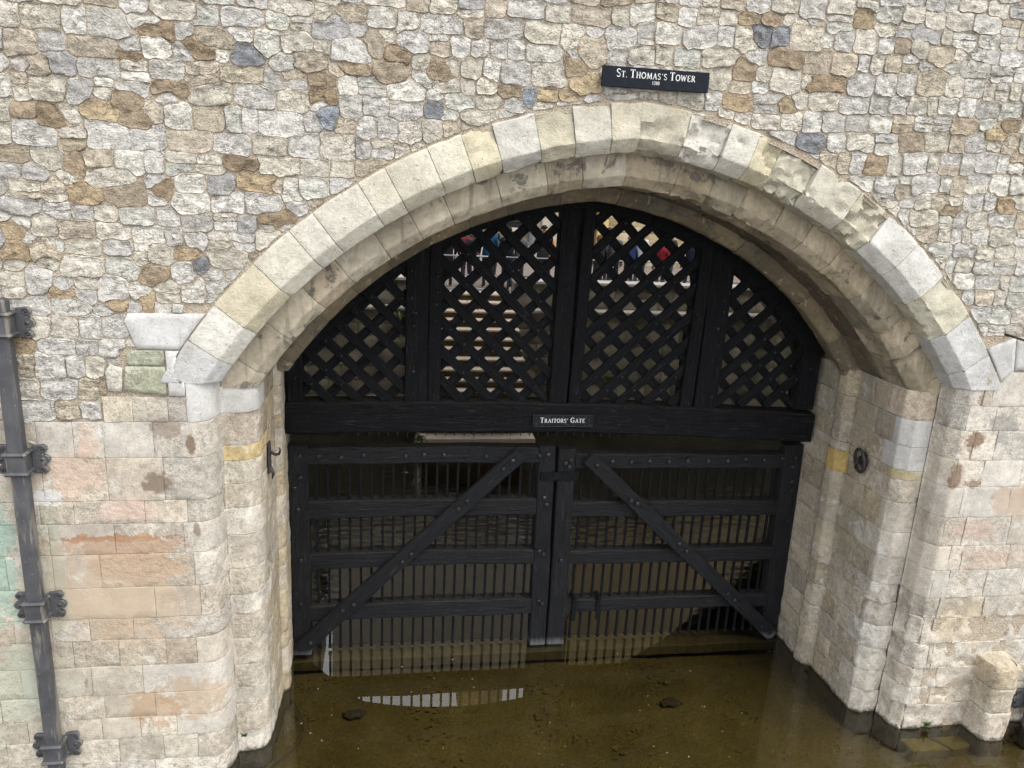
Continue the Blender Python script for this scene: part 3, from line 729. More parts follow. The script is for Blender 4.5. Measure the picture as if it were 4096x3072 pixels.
SPEC = [(-1.91,7.11,0.29,0.11,0.0,"b"),(-2.3,6.98,0.2,0.15,-0.05,"b"),(-2.48,6.89,0.27,0.1,-0.3,"o"),(-2.23,6.81,0.24,0.11,-0.2,"b"),(-1.65,7.42,0.23,0.1,-0.1,"b"),(-2.25,7.33,0.15,0.07,0.0,"b"),(-2.52,7.36,0.36,0.14,-0.05,"t"),(-1.98,7.56,0.22,0.1,0.0,"b"),(-2.67,6.15,0.24,0.16,0.0,"o"),(-1.21,6.35,0.28,0.14,-0.2,"o"),(-1.33,6.51,0.33,0.1,-0.12,"b"),(-1.06,6.03,0.31,0.11,0.0,"b"),(-2.77,6.42,0.17,0.17,0.2,"b"),(-1.87,5.7,0.23,0.11,0.0,"o"),(-2.89,6.79,0.2,0.14,-0.1,"b"),(-1.27,7.39,0.22,0.16,0.0,"d"),(-0.6,6.96,0.15,0.15,-0.2,"s"),(-2.04,6.23,0.13,0.14,0.0,"b"),(-0.91,7.27,0.16,0.08,0.0,"t"),(-0.62,7.24,0.19,0.1,0.0,"b"),(-0.61,7.12,0.2,0.13,0.0,"b"),(-3.31,5.83,0.19,0.14,-0.1,"o"),(-3.07,5.68,0.21,0.15,0.0,"t"),(-3.12,6.84,0.21,0.07,0.0,"b"),(-1.52,7.52,0.25,0.15,0.0,"t"),(-0.76,7.4,0.26,0.14,0.0,"t"),(-3.3,5.67,0.21,0.14,0.0,"o"),(-2.95,7.2,0.18,0.16,0.0,"t"),(-0.37,7.37,0.28,0.1,-0.05,"b"),(0.39,7.39,0.18,0.13,-0.2,"b"),(1.62,7.51,0.16,0.15,0.0,"b"),(1.05,7.28,0.2,0.08,-0.1,"b"),(1.39,7.25,0.19,0.12,0.0,"o"),(1.75,7.35,0.28,0.12,0.0,"o"),(1.57,7.26,0.16,0.08,0.0,"o"),(0.36,7.07,0.14,0.11,0.0,"d"),(1.22,7.24,0.12,0.13,0.0,"s"),(0.0,7.51,0.19,0.12,-0.2,"b"),(1.77,7.67,0.26,0.19,0.0,"t"),(-0.37,7.83,0.21,0.13,0.0,"t"),(-0.19,7.57,0.19,0.18,-0.1,"t"),(3.71,7.72,0.29,0.15,-0.1,"b"),(3.29,7.58,0.21,0.17,0.0,"b"),(4.12,7.53,0.35,0.11,-0.05,"b"),(3.41,7.92,0.18,0.12,0.0,"d"),(3.6,7.91,0.18,0.12,0.0,"d"),(3.25,7.31,0.25,0.13,-0.1,"o"),(3.75,7.29,0.19,0.11,0.0,"o"),(4.05,6.96,0.24,0.13,-0.1,"d"),(6.23,7.26,0.21,0.11,0.0,"b"),(6.06,7.15,0.26,0.1,0.0,"o"),(4.79,6.79,0.23,0.15,0.0,"b"),(4.29,7.7,0.28,0.17,0.0,"t"),(4.0,7.7,0.27,0.18,0.0,"t"),(5.29,7.86,0.28,0.15,0.0,"t"),(5.13,6.55,0.2,0.14,0.0,"t"),(5.73,6.39,0.2,0.11,0.0,"b"),(3.48,8.04,0.15,0.1,0.0,"b"),(3.24,8.05,0.15,0.09,0.0,"o"),(4.4,8.13,0.15,0.14,0.0,"o"),(3.86,7.92,0.33,0.25,0.0,"c"),(6.36,6.44,0.21,0.16,0.0,"o"),(-3.37,4.81,0.15,0.13,0.0,"o"),(-2.5,5.2,0.17,0.07,0.0,"o"),(-2.23,5.2,0.12,0.17,0.0,"o"),(-2.96,5.28,0.21,0.08,0.0,"o"),(-3.38,3.96,0.13,0.11,0.0,"o"),(-1.74,5.58,0.11,0.12,0.0,"d"),(-2.14,5.47,0.19,0.14,-0.2,"b")]
RC = {'b': [(158, 142, 121), (165, 149, 128), (152, 135, 113)], 'o': [(171, 153, 126), (177, 160, 133), (164, 146, 120)], 't': [(186, 175, 158), (178, 167, 150)],
      'd': [(136, 138, 142), (146, 147, 150)], 's': [(158, 166, 174)], 'c': [(206, 198, 182)]}
GEN = [((204, 201, 195), 28), ((196, 193, 188), 18), ((206, 200, 188), 24), ((198, 192, 178), 17), ((196, 195, 186), 12), ((214, 210, 200), 12), ((186, 182, 175), 9), ((186, 176, 158), 7), ((192, 181, 165), 7), ((170, 157, 138), 3), ((178, 176, 174), 3)]
rs = random.Random(21)
def gencol():
    t = rs.uniform(0, sum(w_ for _, w_ in GEN))
    for c, w_ in GEN:
        t -= w_
        if t <= 0: break
    d = rs.uniform(.95, 1.05); return tuple(v*d for v in c)
ST = []
for x, z, w_, h_, ro, kk in SPEC:
    c = rs.choice(RC[kk]); d = rs.uniform(.94, 1.06)
    ST.append((x, z, w_*.5, h_*.5, ro, tuple(v*d for v in c), kk))
spec_n = len(ST)
def near_spec(x, z, a, b):
    for s in ST[:spec_n]:
        if abs(x-s[0]) < (s[2]+a)*.74 and abs(z-s[1]) < (s[3]+b)*.74: return True
    return False
z = 3.55; row = 0
while z < 9.7:
    h = rs.uniform(.150, .232); x = -5.5+rs.uniform(0, .3)
    while x < 9.4:
        sm = .86 if x > 4.3 else 1.0
        wd = rs.choice([rs.uniform(.13, .21), rs.uniform(.18, .28), rs.uniform(.22, .33), rs.uniform(.26, .39)])*sm
        zz = z+h/2+.05*math.sin(x*.8+row*.45)+rs.uniform(-.022, .022)+(-.018*x if x < 2 else .01*(x-2))
        cx = x+wd/2
        if rs.random() < .17 and wd < .3 and h > .15:
            for s in (-1, 1):
                q = (cx+rs.uniform(-.02, .02), zz+s*h*.25, wd/2-.01, h*.23, rs.uniform(-.15, .15))
                if not near_spec(*q[:4]): ST.append((*q, gencol(), 'g'))
        else:
            hh = h*rs.uniform(.42, .52)
            q = (cx, zz, wd/2-.008, hh, rs.gauss(0, .10))
            if not near_spec(*q[:4]): ST.append((*q, gencol(), 'g'))
            elif not near_spec(cx, zz+.0, .03, .03): ST.append((cx, zz, .05, .04, 0, gencol(), 'g'))
        x += wd
    z += h*.93; row += 1
for i, (x, z, a, b, ro, c, kk) in enumerate(ST):
    ext = max(a, b)+.16
    i0, i1 = max(0, int((x-ext-GX0)/GR)), min(nx, int((x+ext-GX0)/GR)+1)
    j0, j1 = max(0, int((z-ext-GZ0)/GR)), min(nz, int((z+ext-GZ0)/GR)+1)
    if i1 <= i0 or j1 <= j0: continue
    X_ = XX[j0:j1, i0:i1]-x; Z_ = ZZ[j0:j1, i0:i1]-z
    ca, sa = math.cos(ro), math.sin(ro)
    u = np.abs(X_*ca+Z_*sa); v = np.abs(-X_*sa+Z_*ca); rr = min(a, b)*.26
    qx, qz = u-a+rr, v-b+rr
    d = np.hypot(np.maximum(qx, 0), np.maximum(qz, 0))+np.minimum(np.maximum(qx, qz), 0)-rr
    if kk != 'g': d = d-.001
    sub = best[j0:j1, i0:i1]; m = d < sub
    sub[m] = d[m]; lab[j0:j1, i0:i1][m] = i
lab[~valid] = -1
def outline(i):
    x, z, a, b, ro, c, kk = ST[i]
    # start from the centroid of the cell so that cut stones still work
    ext = max(a, b)+.2
    i0, i1 = max(0, int((x-ext-GX0)/GR)), min(nx, int((x+ext-GX0)/GR)+1)
    j0, j1 = max(0, int((z-ext-GZ0)/GR)), min(nz, int((z+ext-GZ0)/GR)+1)
    if i1 <= i0 or j1 <= j0: return None
    sel = lab[j0:j1, i0:i1] == i; cnt = sel.sum()
    if cnt < 22: return None
    cx, cz = XX[j0:j1, i0:i1][sel].mean(), ZZ[j0:j1, i0:i1][sel].mean()
    N = 24; pts = []; ca, sa = math.cos(ro), math.sin(ro); rad = []; dirs = []
    for k_ in range(N):
        t = 2*math.pi*k_/N
        dx, dz = a*math.cos(t), b*math.sin(t); dx, dz = dx*ca-dz*sa, dx*sa+dz*ca
        L = math.hypot(dx, dz); dx /= L; dz /= L; r = 0
        while r < .5:
            r += .006; ii = int((cx+dx*r-GX0)/GR); jj = int((cz+dz*r-GZ0)/GR)
            if ii < 0 or jj < 0 or ii >= nx or jj >= nz or lab[jj, ii] != i: break
        rad.append(max(.02, r-.003)); dirs.append((dx, dz))
    g = rs.uniform(.0015, .0085)
    rad = [max(.015, (rad[k_-1]*.10+rad[k_]*.80+rad[(k_+1) % N]*.10)-g) for k_ in range(N)]
    return cx, cz, [(cx+dx*r, cz+dz*r) for (dx, dz), r in zip(dirs, rad)], cnt*GR*GR
def stone_geo(i, oc):
    cx, cz, pts, area = oc; c = ST[i][5]; N = len(pts); V = []; F = []
    pr = rs.uniform(.011, .032)*min(1, math.sqrt(area)/.18); tl, tu = rs.uniform(-.02, .02), rs.uniform(-.025, .015)
    so = Vector((i*1.7, i*.9, i*2.3)); R_ = math.sqrt(area/math.pi)
    so2 = Vector((i*3.3, 1, 5))
    for s_, dy in ((1.06, .030), (1.0, .0), (.965, -.62), (.87, -.95), (.60, -1.0), (.30, -1.02)):
        for (px, pz) in pts:
            x = cx+(px-cx)*s_; z = cz+(pz-cz)*s_; p = Vector((x, 0, z))
            if dy >= 0: y = 7.437+dy-(.004 if dy == 0 else 0)
            else:
                y = 7.437+dy*pr+(tl*(x-cx)+tu*(z-cz))/max(R_, .05)*.35
                y += fract(p*8+so, 4)*.017*(.45 if s_ > .9 else 1)
                rg = 1-abs(noise.noise(p*6.5+so2)); y += .022*(rg**3)*(s_ < .9)
            if dy < 0: y = min(y, 7.431)
            if s_ <= 1: x += noise.noise(p*17+so)*.009; z += noise.noise(p*17-so)*.009
            V.append((x, y, z))
    V.append((cx, 7.437-pr*1.08+fract(Vector((cx, 0, cz))*9+so, 4)*.010, cz))
    K = 6
    for k_ in range(K-1):
        for j in range(N): F.append((k_*N+j, k_*N+(j+1) % N, (k_+1)*N+(j+1) % N, (k_+1)*N+j))
    b0 = (K-1)*N
    for j in range(N): F.append((b0+j, b0+(j+1) % N, len(V)-1))
    return V, F, alb(c, .67)
geos = []
for i in range(len(ST)):
    oc = outline(i)
    if oc: geos.append((i, oc))
def in_view(x, z):
    v = Vector((x, 7.4, z-6.5)); d = v.dot(fwd)
    return abs(v.dot(r2)/d) < .667 and abs(v.dot(d2)/d) < .50
order_ = sorted(geos, key=lambda g: -(g[1][3]/(g[1][0]**2+(g[1][1]-6.5)**2+55)*(1 if in_view(g[1][0], g[1][1]) else .01)))
for g in order_[:298]:
    V, F, c = stone_geo(*g); tpart(mesh('rubble_stone', V, F, M['rubble'], None, True, c, sharp=42))
V = []; F = []; Cc = []
for g in order_[298:]:
    v, f, c = stone_geo(*g); b = len(V); V += v; F += [tuple(q+b for q in ff) for ff in f]; Cc += [c]*len(v)
o = tpart(mesh('rubble_masonry', V, F, M['rubble'], None, True, Cc, sharp=42)); o['kind'] = 'stuff'
print('rubble stones', len(geos), 'verts', len(V))

# ================================================================== TIMBER
def timber(name, p0, p1, wd, dp, parent, bow=0, wob=.004, mat='timber', seg=.14, bev=.012, face=None, taper=1.0):
    """squared timber from p0 to p1 (axis of the front face); width wd across, depth dp going back (+Y)"""
    p0, p1 = Vector(p0), Vector(p1); L = (p1-p0).length; ex = (p1-p0).normalized()
    ey = Vector((0, 1, 0)); ez = ex.cross(ey).normalized()
    if ez.z < 0 or (abs(ez.z) < 1e-6 and ez.x < 0): pass
    n = max(2, int(L/seg)); V = []; F = []; sd = Vector((p0.x*7+p0.z*3, p0.y, p1.x*5))
    h = wd/2; bv = min(bev, h*.4)
    cs = [(0, -h+bv), (0, h-bv), (bv, h), (dp-bv, h), (dp, h-bv), (dp, -h+bv), (dp-bv, -h), (bv, -h)]
    for i in range(n+1):
        t = i/n; s = t*L; k_ = 1+(taper-1)*t
        for (y, z_) in cs:
            q = Vector((s*2.2, y*4, z_*4))+sd
            V.append((s, y+noise.noise(q)*wob, z_*k_+noise.noise(q+Vector((9, 3, 1)))*wob*1.2+bow*math.sin(math.pi*t)))
    m = len(cs)
    for i in range(n):
        for k_ in range(m): F.append((i*m+k_, (i+1)*m+k_, (i+1)*m+(k_+1) % m, i*m+(k_+1) % m))
    F.append(tuple(range(m))); F.append(tuple(range(n*m, n*m+m))[::-1])
    o = mesh(name, V, F, M[mat] if isinstance(mat, str) else mat, None, False)
    bm = bmesh.new(); bm.from_mesh(o.data); bmesh.ops.recalc_face_normals(bm, faces=bm.faces); bm.to_mesh(o.data); bm.free()
    o.data.polygons.foreach_set('use_smooth', [len(p.vertices) == 4 for p in o.data.polygons])
    try: o.data.set_sharp_from_angle(angle=R(32))
    except Exception: pass
    o.matrix_world = Matrix(((ex.x, ey.x, ez.x, p0.x), (ex.y, ey.y, ez.y, p0.y), (ex.z, ey.z, ez.z, p0.z), (0, 0, 0, 1)))
    mw = o.matrix_world.copy()
    if parent: o.parent = parent; o.matrix_parent_inverse = Matrix.Translation(-parent.location); o.matrix_basis = mw
    return o
def reparent(o, parent):
    o.parent = parent; o.matrix_parent_inverse = Matrix.Translation(-parent.location); return o
# bolts: square-headed iron, one shared mesh each
def bolt_mesh(kind):
    bm = bmesh.new()
    bmesh.ops.create_cone(bm, cap_ends=True, segments=10, radius1=.021, radius2=.018, depth=.008, matrix=Matrix.Translation((0, -.004, 0)) @ Matrix.Rotation(R(90), 4, 'X'))
    if kind == 's': box_bm(bm, -.016, .016, -.030, -.006, -.016, .016, .004)
    else: bmesh.ops.create_uvsphere(bm, u_segments=8, v_segments=5, radius=.018, matrix=Matrix.Translation((0, -.008, 0)) @ Matrix.Scale(.8, 4, (0, 1, 0)))
    me = bpy.data.meshes.new('bolt'); bm.to_mesh(me); bm.free(); me.materials.append(M['iron']); return me
BS, BR = bolt_mesh('s'), bolt_mesh('r')
def bolt(parent, x, y, z, kind='r', s=1.0):
    o = bpy.data.objects.new('bolt', BS if kind == 's' else BR); link(o)
    reparent(o, parent); o.location = (x, y, z); o.scale = (s, 1, s); o.rotation_euler = (0, rnd.uniform(-.6, .6), 0); return o

# ---- upper lattice under the arch
YB, YPST, YF, YK = 9.35, 9.385, 9.43, 9.474
lat = empty('lattice_screen', (2.25, 9.4, 3.3), 'black timber lattice screen filling the arch above the heavy horizontal beam', 'gate')
timber('beam', (-1.31, YB, 3.485), (5.74, YB, 3.36), .405, .30, lat, bow=.075, wob=.012, bev=.02)
posts = [('post', -1.19, -1.19, .19, 4.45), ('post', .29, .29, .28, 5.72), ('post', .515, .515, .165, 5.86), ('post', 2.125, 2.145, .235, 6.42), ('post', 2.345, 2.385, .15, 6.42),
         ('post', 3.875, 3.955, .17, 5.85), ('post', 4.15, 4.18, .31, 5.7), ('post', 5.58, 5.585, .27, 4.45)]
for nm, xb, xt, wd, zt in posts:
    timber(nm, (xb, YPST, 3.62), (xt, YPST, zt), wd, .26, lat, wob=.006, bev=.012)
# curved rim timber, in lengths
def rim(half, a0, a1, n=8):
    V = []; F = []
    for i in range(n+1):
        a = a0+(a1-a0)*i/n
        for (r, y) in ((4.80, YPST+.01), (4.53, YPST+.01), (4.52, YPST+.02), (4.52, 9.66), (4.80, 9.66)):
            aa = min(a, a_apex(r)); x, z = arc(half, r, aa); V.append((x, y+noise.noise(Vector((x, y, z))*3)*.006, z))
    for i in range(n):
        for k_ in range(5): F.append((i*5+k_, i*5+(k_+1) % 5, (i+1)*5+(k_+1) % 5, (i+1)*5+k_))
    F.append(tuple(range(5))); F.append(tuple(range(n*5, n*5+5)))
    o = mesh('rim_timber', V, F, M['timber'], None, False)
    bm = bmesh.new(); bm.from_mesh(o.data); bmesh.ops.recalc_face_normals(bm, faces=bm.faces); bm.to_mesh(o.data); bm.free()
    reparent(o, lat)
for h in (-1, 1):
    aa = [R(35.5), R(48), R(61), R(74), R(86.4)]
    for a0, a1 in zip(aa, aa[1:]): rim(h, a0+.002, a1-.002)
# slats
def clip(px0, px1, zlo, half, ptf, rr=4.60):
    """samples t along a 45-degree line inside the panel"""
    ok = []
    for i in range(1200):
        x, z = ptf(i*.004)
        if px0 <= x <= px1 and z >= zlo:
            cx = XC-half*EC
            if math.hypot(x-cx, z-ZC0) < rr and (x-XC)*half >= -.02: ok.append((x, z))
    return (ok[0], ok[-1]) if len(ok) > 12 else None
def slat_set(px0, px1, half, consts, sign, y, slope=1.0, wd=.116, dp=.045):
    out = []
    for c_ in consts:                              # z = c_ + sign*slope*x
        def ptf(t, c_=c_): 
            x = px0+t*1.0; return (x, c_+sign*slope*x)
        e = clip(px0, px1, 3.66, half, ptf)
        if e:
            (xa, za), (xb, zb) = e
            if math.hypot(xb-xa, zb-za) < .12: continue
            j = rnd.uniform(-.006, .006)
            timber('slat', (xa, y, za+j), (xb, y, zb+j+rnd.uniform(-.008, .008)), wd*rnd.uniform(.94, 1.06), dp, lat, wob=.005, bev=.007); out.append(c_)
    return out
ar = lambda s, n, st: [s+st*i for i in range(n)]
P1, P2, P3, P4 = (-1.13, .18), (.57, 2.03), (2.40, 3.90), (4.30, 5.50)
f1 = slat_set(*P1, -1, ar(3.285-.365*2, 12, .365), -1, YF)
b1 = slat_set(*P1, -1, ar(4.91-.37*4, 8, .37), 1, YK)
f2 = slat_set(*P2, -1, ar(5.71-.375*4, 12, .375), -1, YF)
b2_ = slat_set(*P2, -1, ar(3.195-.37*4, 11, .37), 1, YK)
f3 = slat_set(*P3, 1, ar(1.19-.35*5, 14, .35), 1, YF, .96)
b3 = slat_set(*P3, 1, ar(7.755-.37*4, 11, .37), -1, YK)
f4 = slat_set(*P4, 1, ar(-.15-.355*4, 10, .355), 1, YF, .97)
b4 = slat_set(*P4, 1, ar(9.10-.37*3, 5, .37), -1, YK)
def nails(px, fs, bs, fsign, half, fslope=1.0):
    for i, cf in enumerate(fs):
        for j, cb in enumerate(bs):
            # front z = cf+fsign*fslope*x ; back z = cb-fsign*x
            x = (cb-cf)/(fsign*fslope+fsign); z = cf+fsign*fslope*x
            if px[0]+.06 < x < px[1]-.06 and z > 3.76 and math.hypot(x-(XC-half*EC), z-ZC0) < 4.5 and rnd.random() < .62:
                bolt(lat, x, YF-.001, z, 'r', rnd.uniform(.55, .95))
nails(P1, f1, b1, -1, -1); nails(P2, f2, b2_, -1, -1); nails(P3, f3, b3, 1, 1, .96); nails(P4, f4, b4, 1, 1, .97)
for x, z in [(.22, 5.35), (.25, 5.18), (.22, 5.02), (.24, 4.85), (.27, 4.84), (.25, 4.68), (.25, 4.1), (.52, 4.95), (.53, 5.1), (.51, 4.75), (.5, 4.5), (.52, 3.8), (.53, 5.3), (2.13, 3.85), (2.36, 3.83), (2.15, 5.2), (3.92, 4.85), (3.88, 4.9), (4.2, 4.72), (4.24, 5.1), (4.17, 4.3), (4.22, 3.8), (-1.19, 4.0), (5.58, 4.2), (4.25, 4.95), (4.23, 4.5)]:
    bolt(lat, x, YPST-.001, z, 'r', rnd.uniform(.6, 1))
# iron spikes under the beam
V, F = tube_data([(0, 0, 0), (0, 0, -.09), (0, 0, -.155)], [.017, .016, .003], 6)
spk = bpy.data.meshes.new('spike'); spk.from_pydata([tuple(v) for v in V], [], F); spk.materials.append(M['iron'])
for i in range(48):
    x = -.42+.1235*i
    o = bpy.data.objects.new('spike', spk); link(o); reparent(o, lat); o.location = (x, 9.56, 3.355-.012*x*.9+.03*math.sin(math.pi*(x+1.3)/7)-.03); o.rotation_euler = (0, rnd.uniform(-.05, .05), 0)

# ---- lower gate leaves
GY = 9.55
def leaf(label, side, x0, x1, sw0, sw1, tops, group):
    g = empty('water_gate', ((x0+x1)/2, GY, 0), label, 'gate', group)
    xa, xb = x0+sw0, x1-sw1
    timber('stile', (x0+sw0/2, GY, .0), (x0+sw0/2+(-.02 if side > 0 else 0), GY, 3.05 if side < 0 else 3.0), sw0, .21, g, wob=.008, bev=.014, mat='gate_timber')
    timber('stile', (x1-sw1/2+(.02), GY, .0 if side < 0 else .02), (x1-sw1/2-.02, GY, 3.04), sw1, .21, g, wob=.008, bev=.014, mat='gate_timber')
    for i, (zt, zb, bw) in enumerate(tops):
        timber('rail', (xa-.02, GY+.012, (zt+zb)/2), (xb+.02, GY+.012, (zt+zb)/2-(.02 if side > 0 else 0)), zt-zb, .19, g, bow=bw, wob=.011, bev=.014, mat='gate_timber')
    n = 21; s0, s1 = xa+.10, xb-.09
    for i in range(n):
        x = s0+(s1-s0)*i/(n-1)+rnd.uniform(-.006, .006)
        b = box('bar', x-.0165, x+.0165, GY+.085, GY+.120, .03, tops[0][1]+.03, M['bar'], None, .004); reparent(b, g)
        f_ = box('bar_foot', x-.023, x+.023, GY+.078, GY+.127, .035, .075, M['bar'], None, .006); f_.parent = b; f_.matrix_parent_inverse = Matrix.Identity(4)
    return g
gl = leaf('left leaf of the black timber water gate, brace rising to the right', -1, -1.315, 2.20, .245, .235, [(3.02, 2.79, .012), (2.27, 2.03, .015), (1.51, 1.29, .02), (.74, .50, .01)], 'pair of water gates')
grr = leaf('right leaf of the black timber water gate, brace falling to the right', 1, 2.245, 5.79, .245, .275, [(2.92, 2.71, .0), (2.215, 1.985, .0), (1.48, 1.27, -.012), (.70, .50, .012)], 'pair of water gates')
timber('brace', (-1.22, GY-.085, .13), (1.70, GY-.085, 2.96), .215, .085, gl, wob=.008, bev=.012, mat='gate_timber')
timber('brace', (2.62, GY-.085, 2.90), (5.70, GY-.085, .03), .205, .085, grr, wob=.008, bev=.012, mat='gate_timber')
for x in (-1.17, -.93, -.65, -.36, .18, .42, .68, 1.24, 1.96, 2.08): bolt(gl, x, GY+.008, 2.915+rnd.uniform(-.015, .02), 's', 1.35)
for x in (2.40, 2.98, 3.25, 3.51, 3.79, 4.06, 4.36, 4.65, 4.91, 5.19, 5.47): bolt(grr, x, GY+.008, 2.83+rnd.uniform(-.02, .02), 's', 1.35)
for x, z in [(-1.17, 2.63), (-1.24, 2.48), (-1.2, 2.18), (-1.18, 1.45), (-1.2, .8), (2.10, 2.2), (2.06, 2.3), (2.1, 1.45), (2.04, 1.5), (2.08, .72), (2.13, .68)]: bolt(gl, x, GY-.001, z, 's', 1.35)
for x, z in [(5.66, 2.86), (5.63, 2.72), (5.66, 2.5), (5.66, 2.36), (5.68, 1.9), (2.33, 2.8), (2.38, 2.75), (2.36, 1.35)]: bolt(grr, x, GY-.001, z, 's', 1.35)
for t in (.04, .21, .24, .46, .50, .73, .77, .93, .97):
    bolt(gl, -1.22+2.92*t+.03*(-1)**int(t*100), GY-.086, .13+2.83*t+.0, 's', 1.35)
    bolt(grr, 2.62+3.08*t, GY-.086, 2.90-2.87*t+.02*(-1)**int(t*100), 's', 1.35)
lt = box('latch_bar', 1.99, 2.50, GY-.026, GY-.002, 2.555, 2.675, M['bar'], None, .004)
tag(lt, 'flat iron latch bar bolted across the meeting stiles of the gates', 'latch')
for x in (2.04, 2.17, 2.31, 2.455):
    o = bpy.data.objects.new('bolt', BR); link(o); o.parent = lt; o.location = (x, GY-.027, 2.615); o.scale = (.6, 1, .6)
for i, x in enumerate((2.60, 2.96)):
    bm = bmesh.new(); box_bm(bm, x-.03, x+.03, GY-.016, GY+.010, .40, .735, .004); box_bm(bm, x-.03, x+.03, GY-.016, GY+.20, .717, .737, .004)
    box_bm(bm, x-.022, x+.022, GY-.04, GY+.0, .735, .765, .004); box_bm(bm, x-.022, x+.022, GY-.035, GY-.008, .385, .41, .004)
    o = bm_obj('iron_strap', bm, M['bar']); reparent(o, grr)
sill = timber('sill', (-1.45, 9.50, -.15), (5.9, 9.50, -.15), .16, .36, None, mat=simple('slimy_sill', (.105, .088, .042), .7, .3, 0, .3, 5, .5, .01), wob=.012)
sill.name = 'submerged_sill'; tag(sill, 'ochre green sunken sill just under the water below the gates', 'sill')
# ================================================================== SIGNS: cut serif capitals
def glyph(ch):
    """strokes in a unit-high box: ('l',x0,y0,x1,y1,w) and ('a',cx,cy,rx,ry,a0,a1,w0,w1), plus serifs ('s',x,y,half); returns width"""
    T, t = .13, .062
    L = {
     'S': (.52, [('a', .26, .745, .19, .215, 20, 270, t, T), ('a', .26, .255, .21, .215, 90, -160, T, t)]),
     'T': (.66, [('l', .33, 0, .33, 1, T), ('l', .03, .97, .63, .97, t), ('l', .05, .98, .05, .80, .05), ('l', .61, .98, .61, .80, .05), ('s', .33, .02, .15)]),
     'H': (.78, [('l', .15, 0, .15, 1, T), ('l', .63, 0, .63, 1, T), ('l', .15, .52, .63, .52, t)]+[('s', x, y, .14) for x in (.15, .63) for y in (.02, .98)]),
     'O': (.80, [('a', .40, .5, .33, .46, 0, 180, T, T), ('a', .40, .5, .33, .46, 180, 360, T, T)]),
     'M': (.95, [('l', .14, 0, .18, 1, t), ('l', .18, 1, .48, .08, T), ('l', .48, .08, .78, 1, t), ('l', .78, 1, .82, 0, T), ('s', .14, .02, .12), ('s', .82, .02, .14)]),
     'A': (.76, [('l', .10, 0, .38, 1, t), ('l', .36, 1, .66, 0, T), ('l', .20, .34, .56, .34, t), ('s', .10, .02, .11), ('s', .66, .02, .12)]),
     "'": (.34, [('l', .19, 1.0, .15, .72, .075)]),
     'W': (1.0, [('l', .08, 1, .30, 0, T), ('l', .30, 0, .50, .95, t), ('l', .50, .95, .70, 0, T), ('l', .70, 0, .92, 1, t), ('s', .08, .98, .12), ('s', .92, .98, .11)]),
     'E': (.62, [('l', .16, 0, .16, 1, T), ('l', .08, .97, .55, .97, t), ('l', .08, .03, .58, .03, t), ('l', .16, .53, .46, .53, t), ('l', .55, .98, .55, .80, .05), ('l', .58, .02, .58, .22, .05)]),
     'R': (.70, [('l', .16, 0, .16, 1, T), ('a', .30, .75, .21, .22, 90, -90, t, T), ('l', .16, .97, .30, .97, t), ('l', .16, .53, .30, .53, t), ('l', .34, .53, .64, 0, T), ('s', .16, .02, .14), ('s', .16, .98, .10)]),
     'I': (.34, [('l', .17, 0, .17, 1, T), ('s', .17, .02, .14), ('s', .17, .98, .14)]),
     'G': (.78, [('a', .40, .5, .33, .46, 40, 320, t, T), ('l', .64, .08, .64, .44, T), ('s', .62, .44, .14)]),
     '.': (.24, [('l', .06, .06, .18, .06, .12)]),
     '1': (.40, [('l', .2, 0, .2, 1, T), ('l', .08, .85, .2, .97, t), ('s', .2, .02, .13)]),
     '2': (.56, [('a', .28, .72, .19, .25, 170, -40, t, T), ('l', .42, .55, .08, .05, t), ('l', .06, .05, .5, .05, .1)]),
     '8': (.56, [('a', .28, .74, .16, .22, 0, 360, t, T), ('a', .28, .26, .20, .23, 0, 360, t, T)]),
     '0': (.58, [('a', .29, .5, .21, .46, 0, 360, T, T)]), ' ': (.30, [])}
    return L[ch]
def lettering(name, text, xc, zc, y, cap, small, width, parent):
    """capitals in two sizes: upper-case letters of `text` full size, lower-case small"""
    bm = bmesh.new(); cur = 0; items = []
    for ch in text:
        h = cap if (ch.isupper() or ch.isdigit()) else small
        wd, st = glyph(ch.upper()); items.append((cur, h, st)); cur += (wd+.10)*h
    k_ = width/cur
    def quad(p, q, w0, w1, ox, h):
        p, q = Vector(p), Vector(q); d = (q-p).normalized(); n = Vector((-d.y, d.x))
        pts = [p+n*w0/2, q+n*w1/2, q-n*w1/2, p-n*w0/2]
        bm.faces.new([bm.verts.new((xc-width/2+(ox+c_.x*h)*k_, y, zc+c_.y*h)) for c_ in pts])
    for ox, h, st in items:
        for s in st:
            if s[0] == 'l': quad((s[1], s[2]), (s[3], s[4]), s[5], s[5], ox, h)
            elif s[0] == 's': quad((s[1]-s[3], s[2]), (s[1]+s[3], s[2]), .055, .055, ox, h)
            else:
                _, cx, cy, rx, ry, a0, a1, w0, w1 = s; n = 16
                for i in range(n):
                    A = [R(a0+(a1-a0)*j/n) for j in (i, i+1)]
                    W_ = [w0+(w1-w0)*abs(math.cos(a)) if True else w0 for a in A]
                    P_ = [(cx+rx*math.cos(a), cy+ry*math.sin(a)) for a in A]
                    quad(P_[0], P_[1], W_[0], W_[1], ox, h)
    r = bmesh.ops.extrude_face_region(bm, geom=list(bm.faces))
    for v in r['geom']:
        if isinstance(v, bmesh.types.BMVert): v.co.y -= .003
    bmesh.ops.recalc_face_normals(bm, faces=bm.faces)
    o = bm_obj(name, bm, M['white'], None); reparent(o, parent); return o
def board(name, x0, x1, z0, z1, y, th, mat, label):
    e = empty(name, ((x0+x1)/2, y, z0), label, 'sign')
    b = box('board', x0, x1, y-th, y, z0, z1, mat, None, .004); reparent(b, e); return e
s1 = board('name_sign', 1.875, 2.905, 7.352, 7.532, 7.385, .035, M['sign'], "black board with white serif letters reading ST. THOMAS'S TOWER 1280 above the arch")
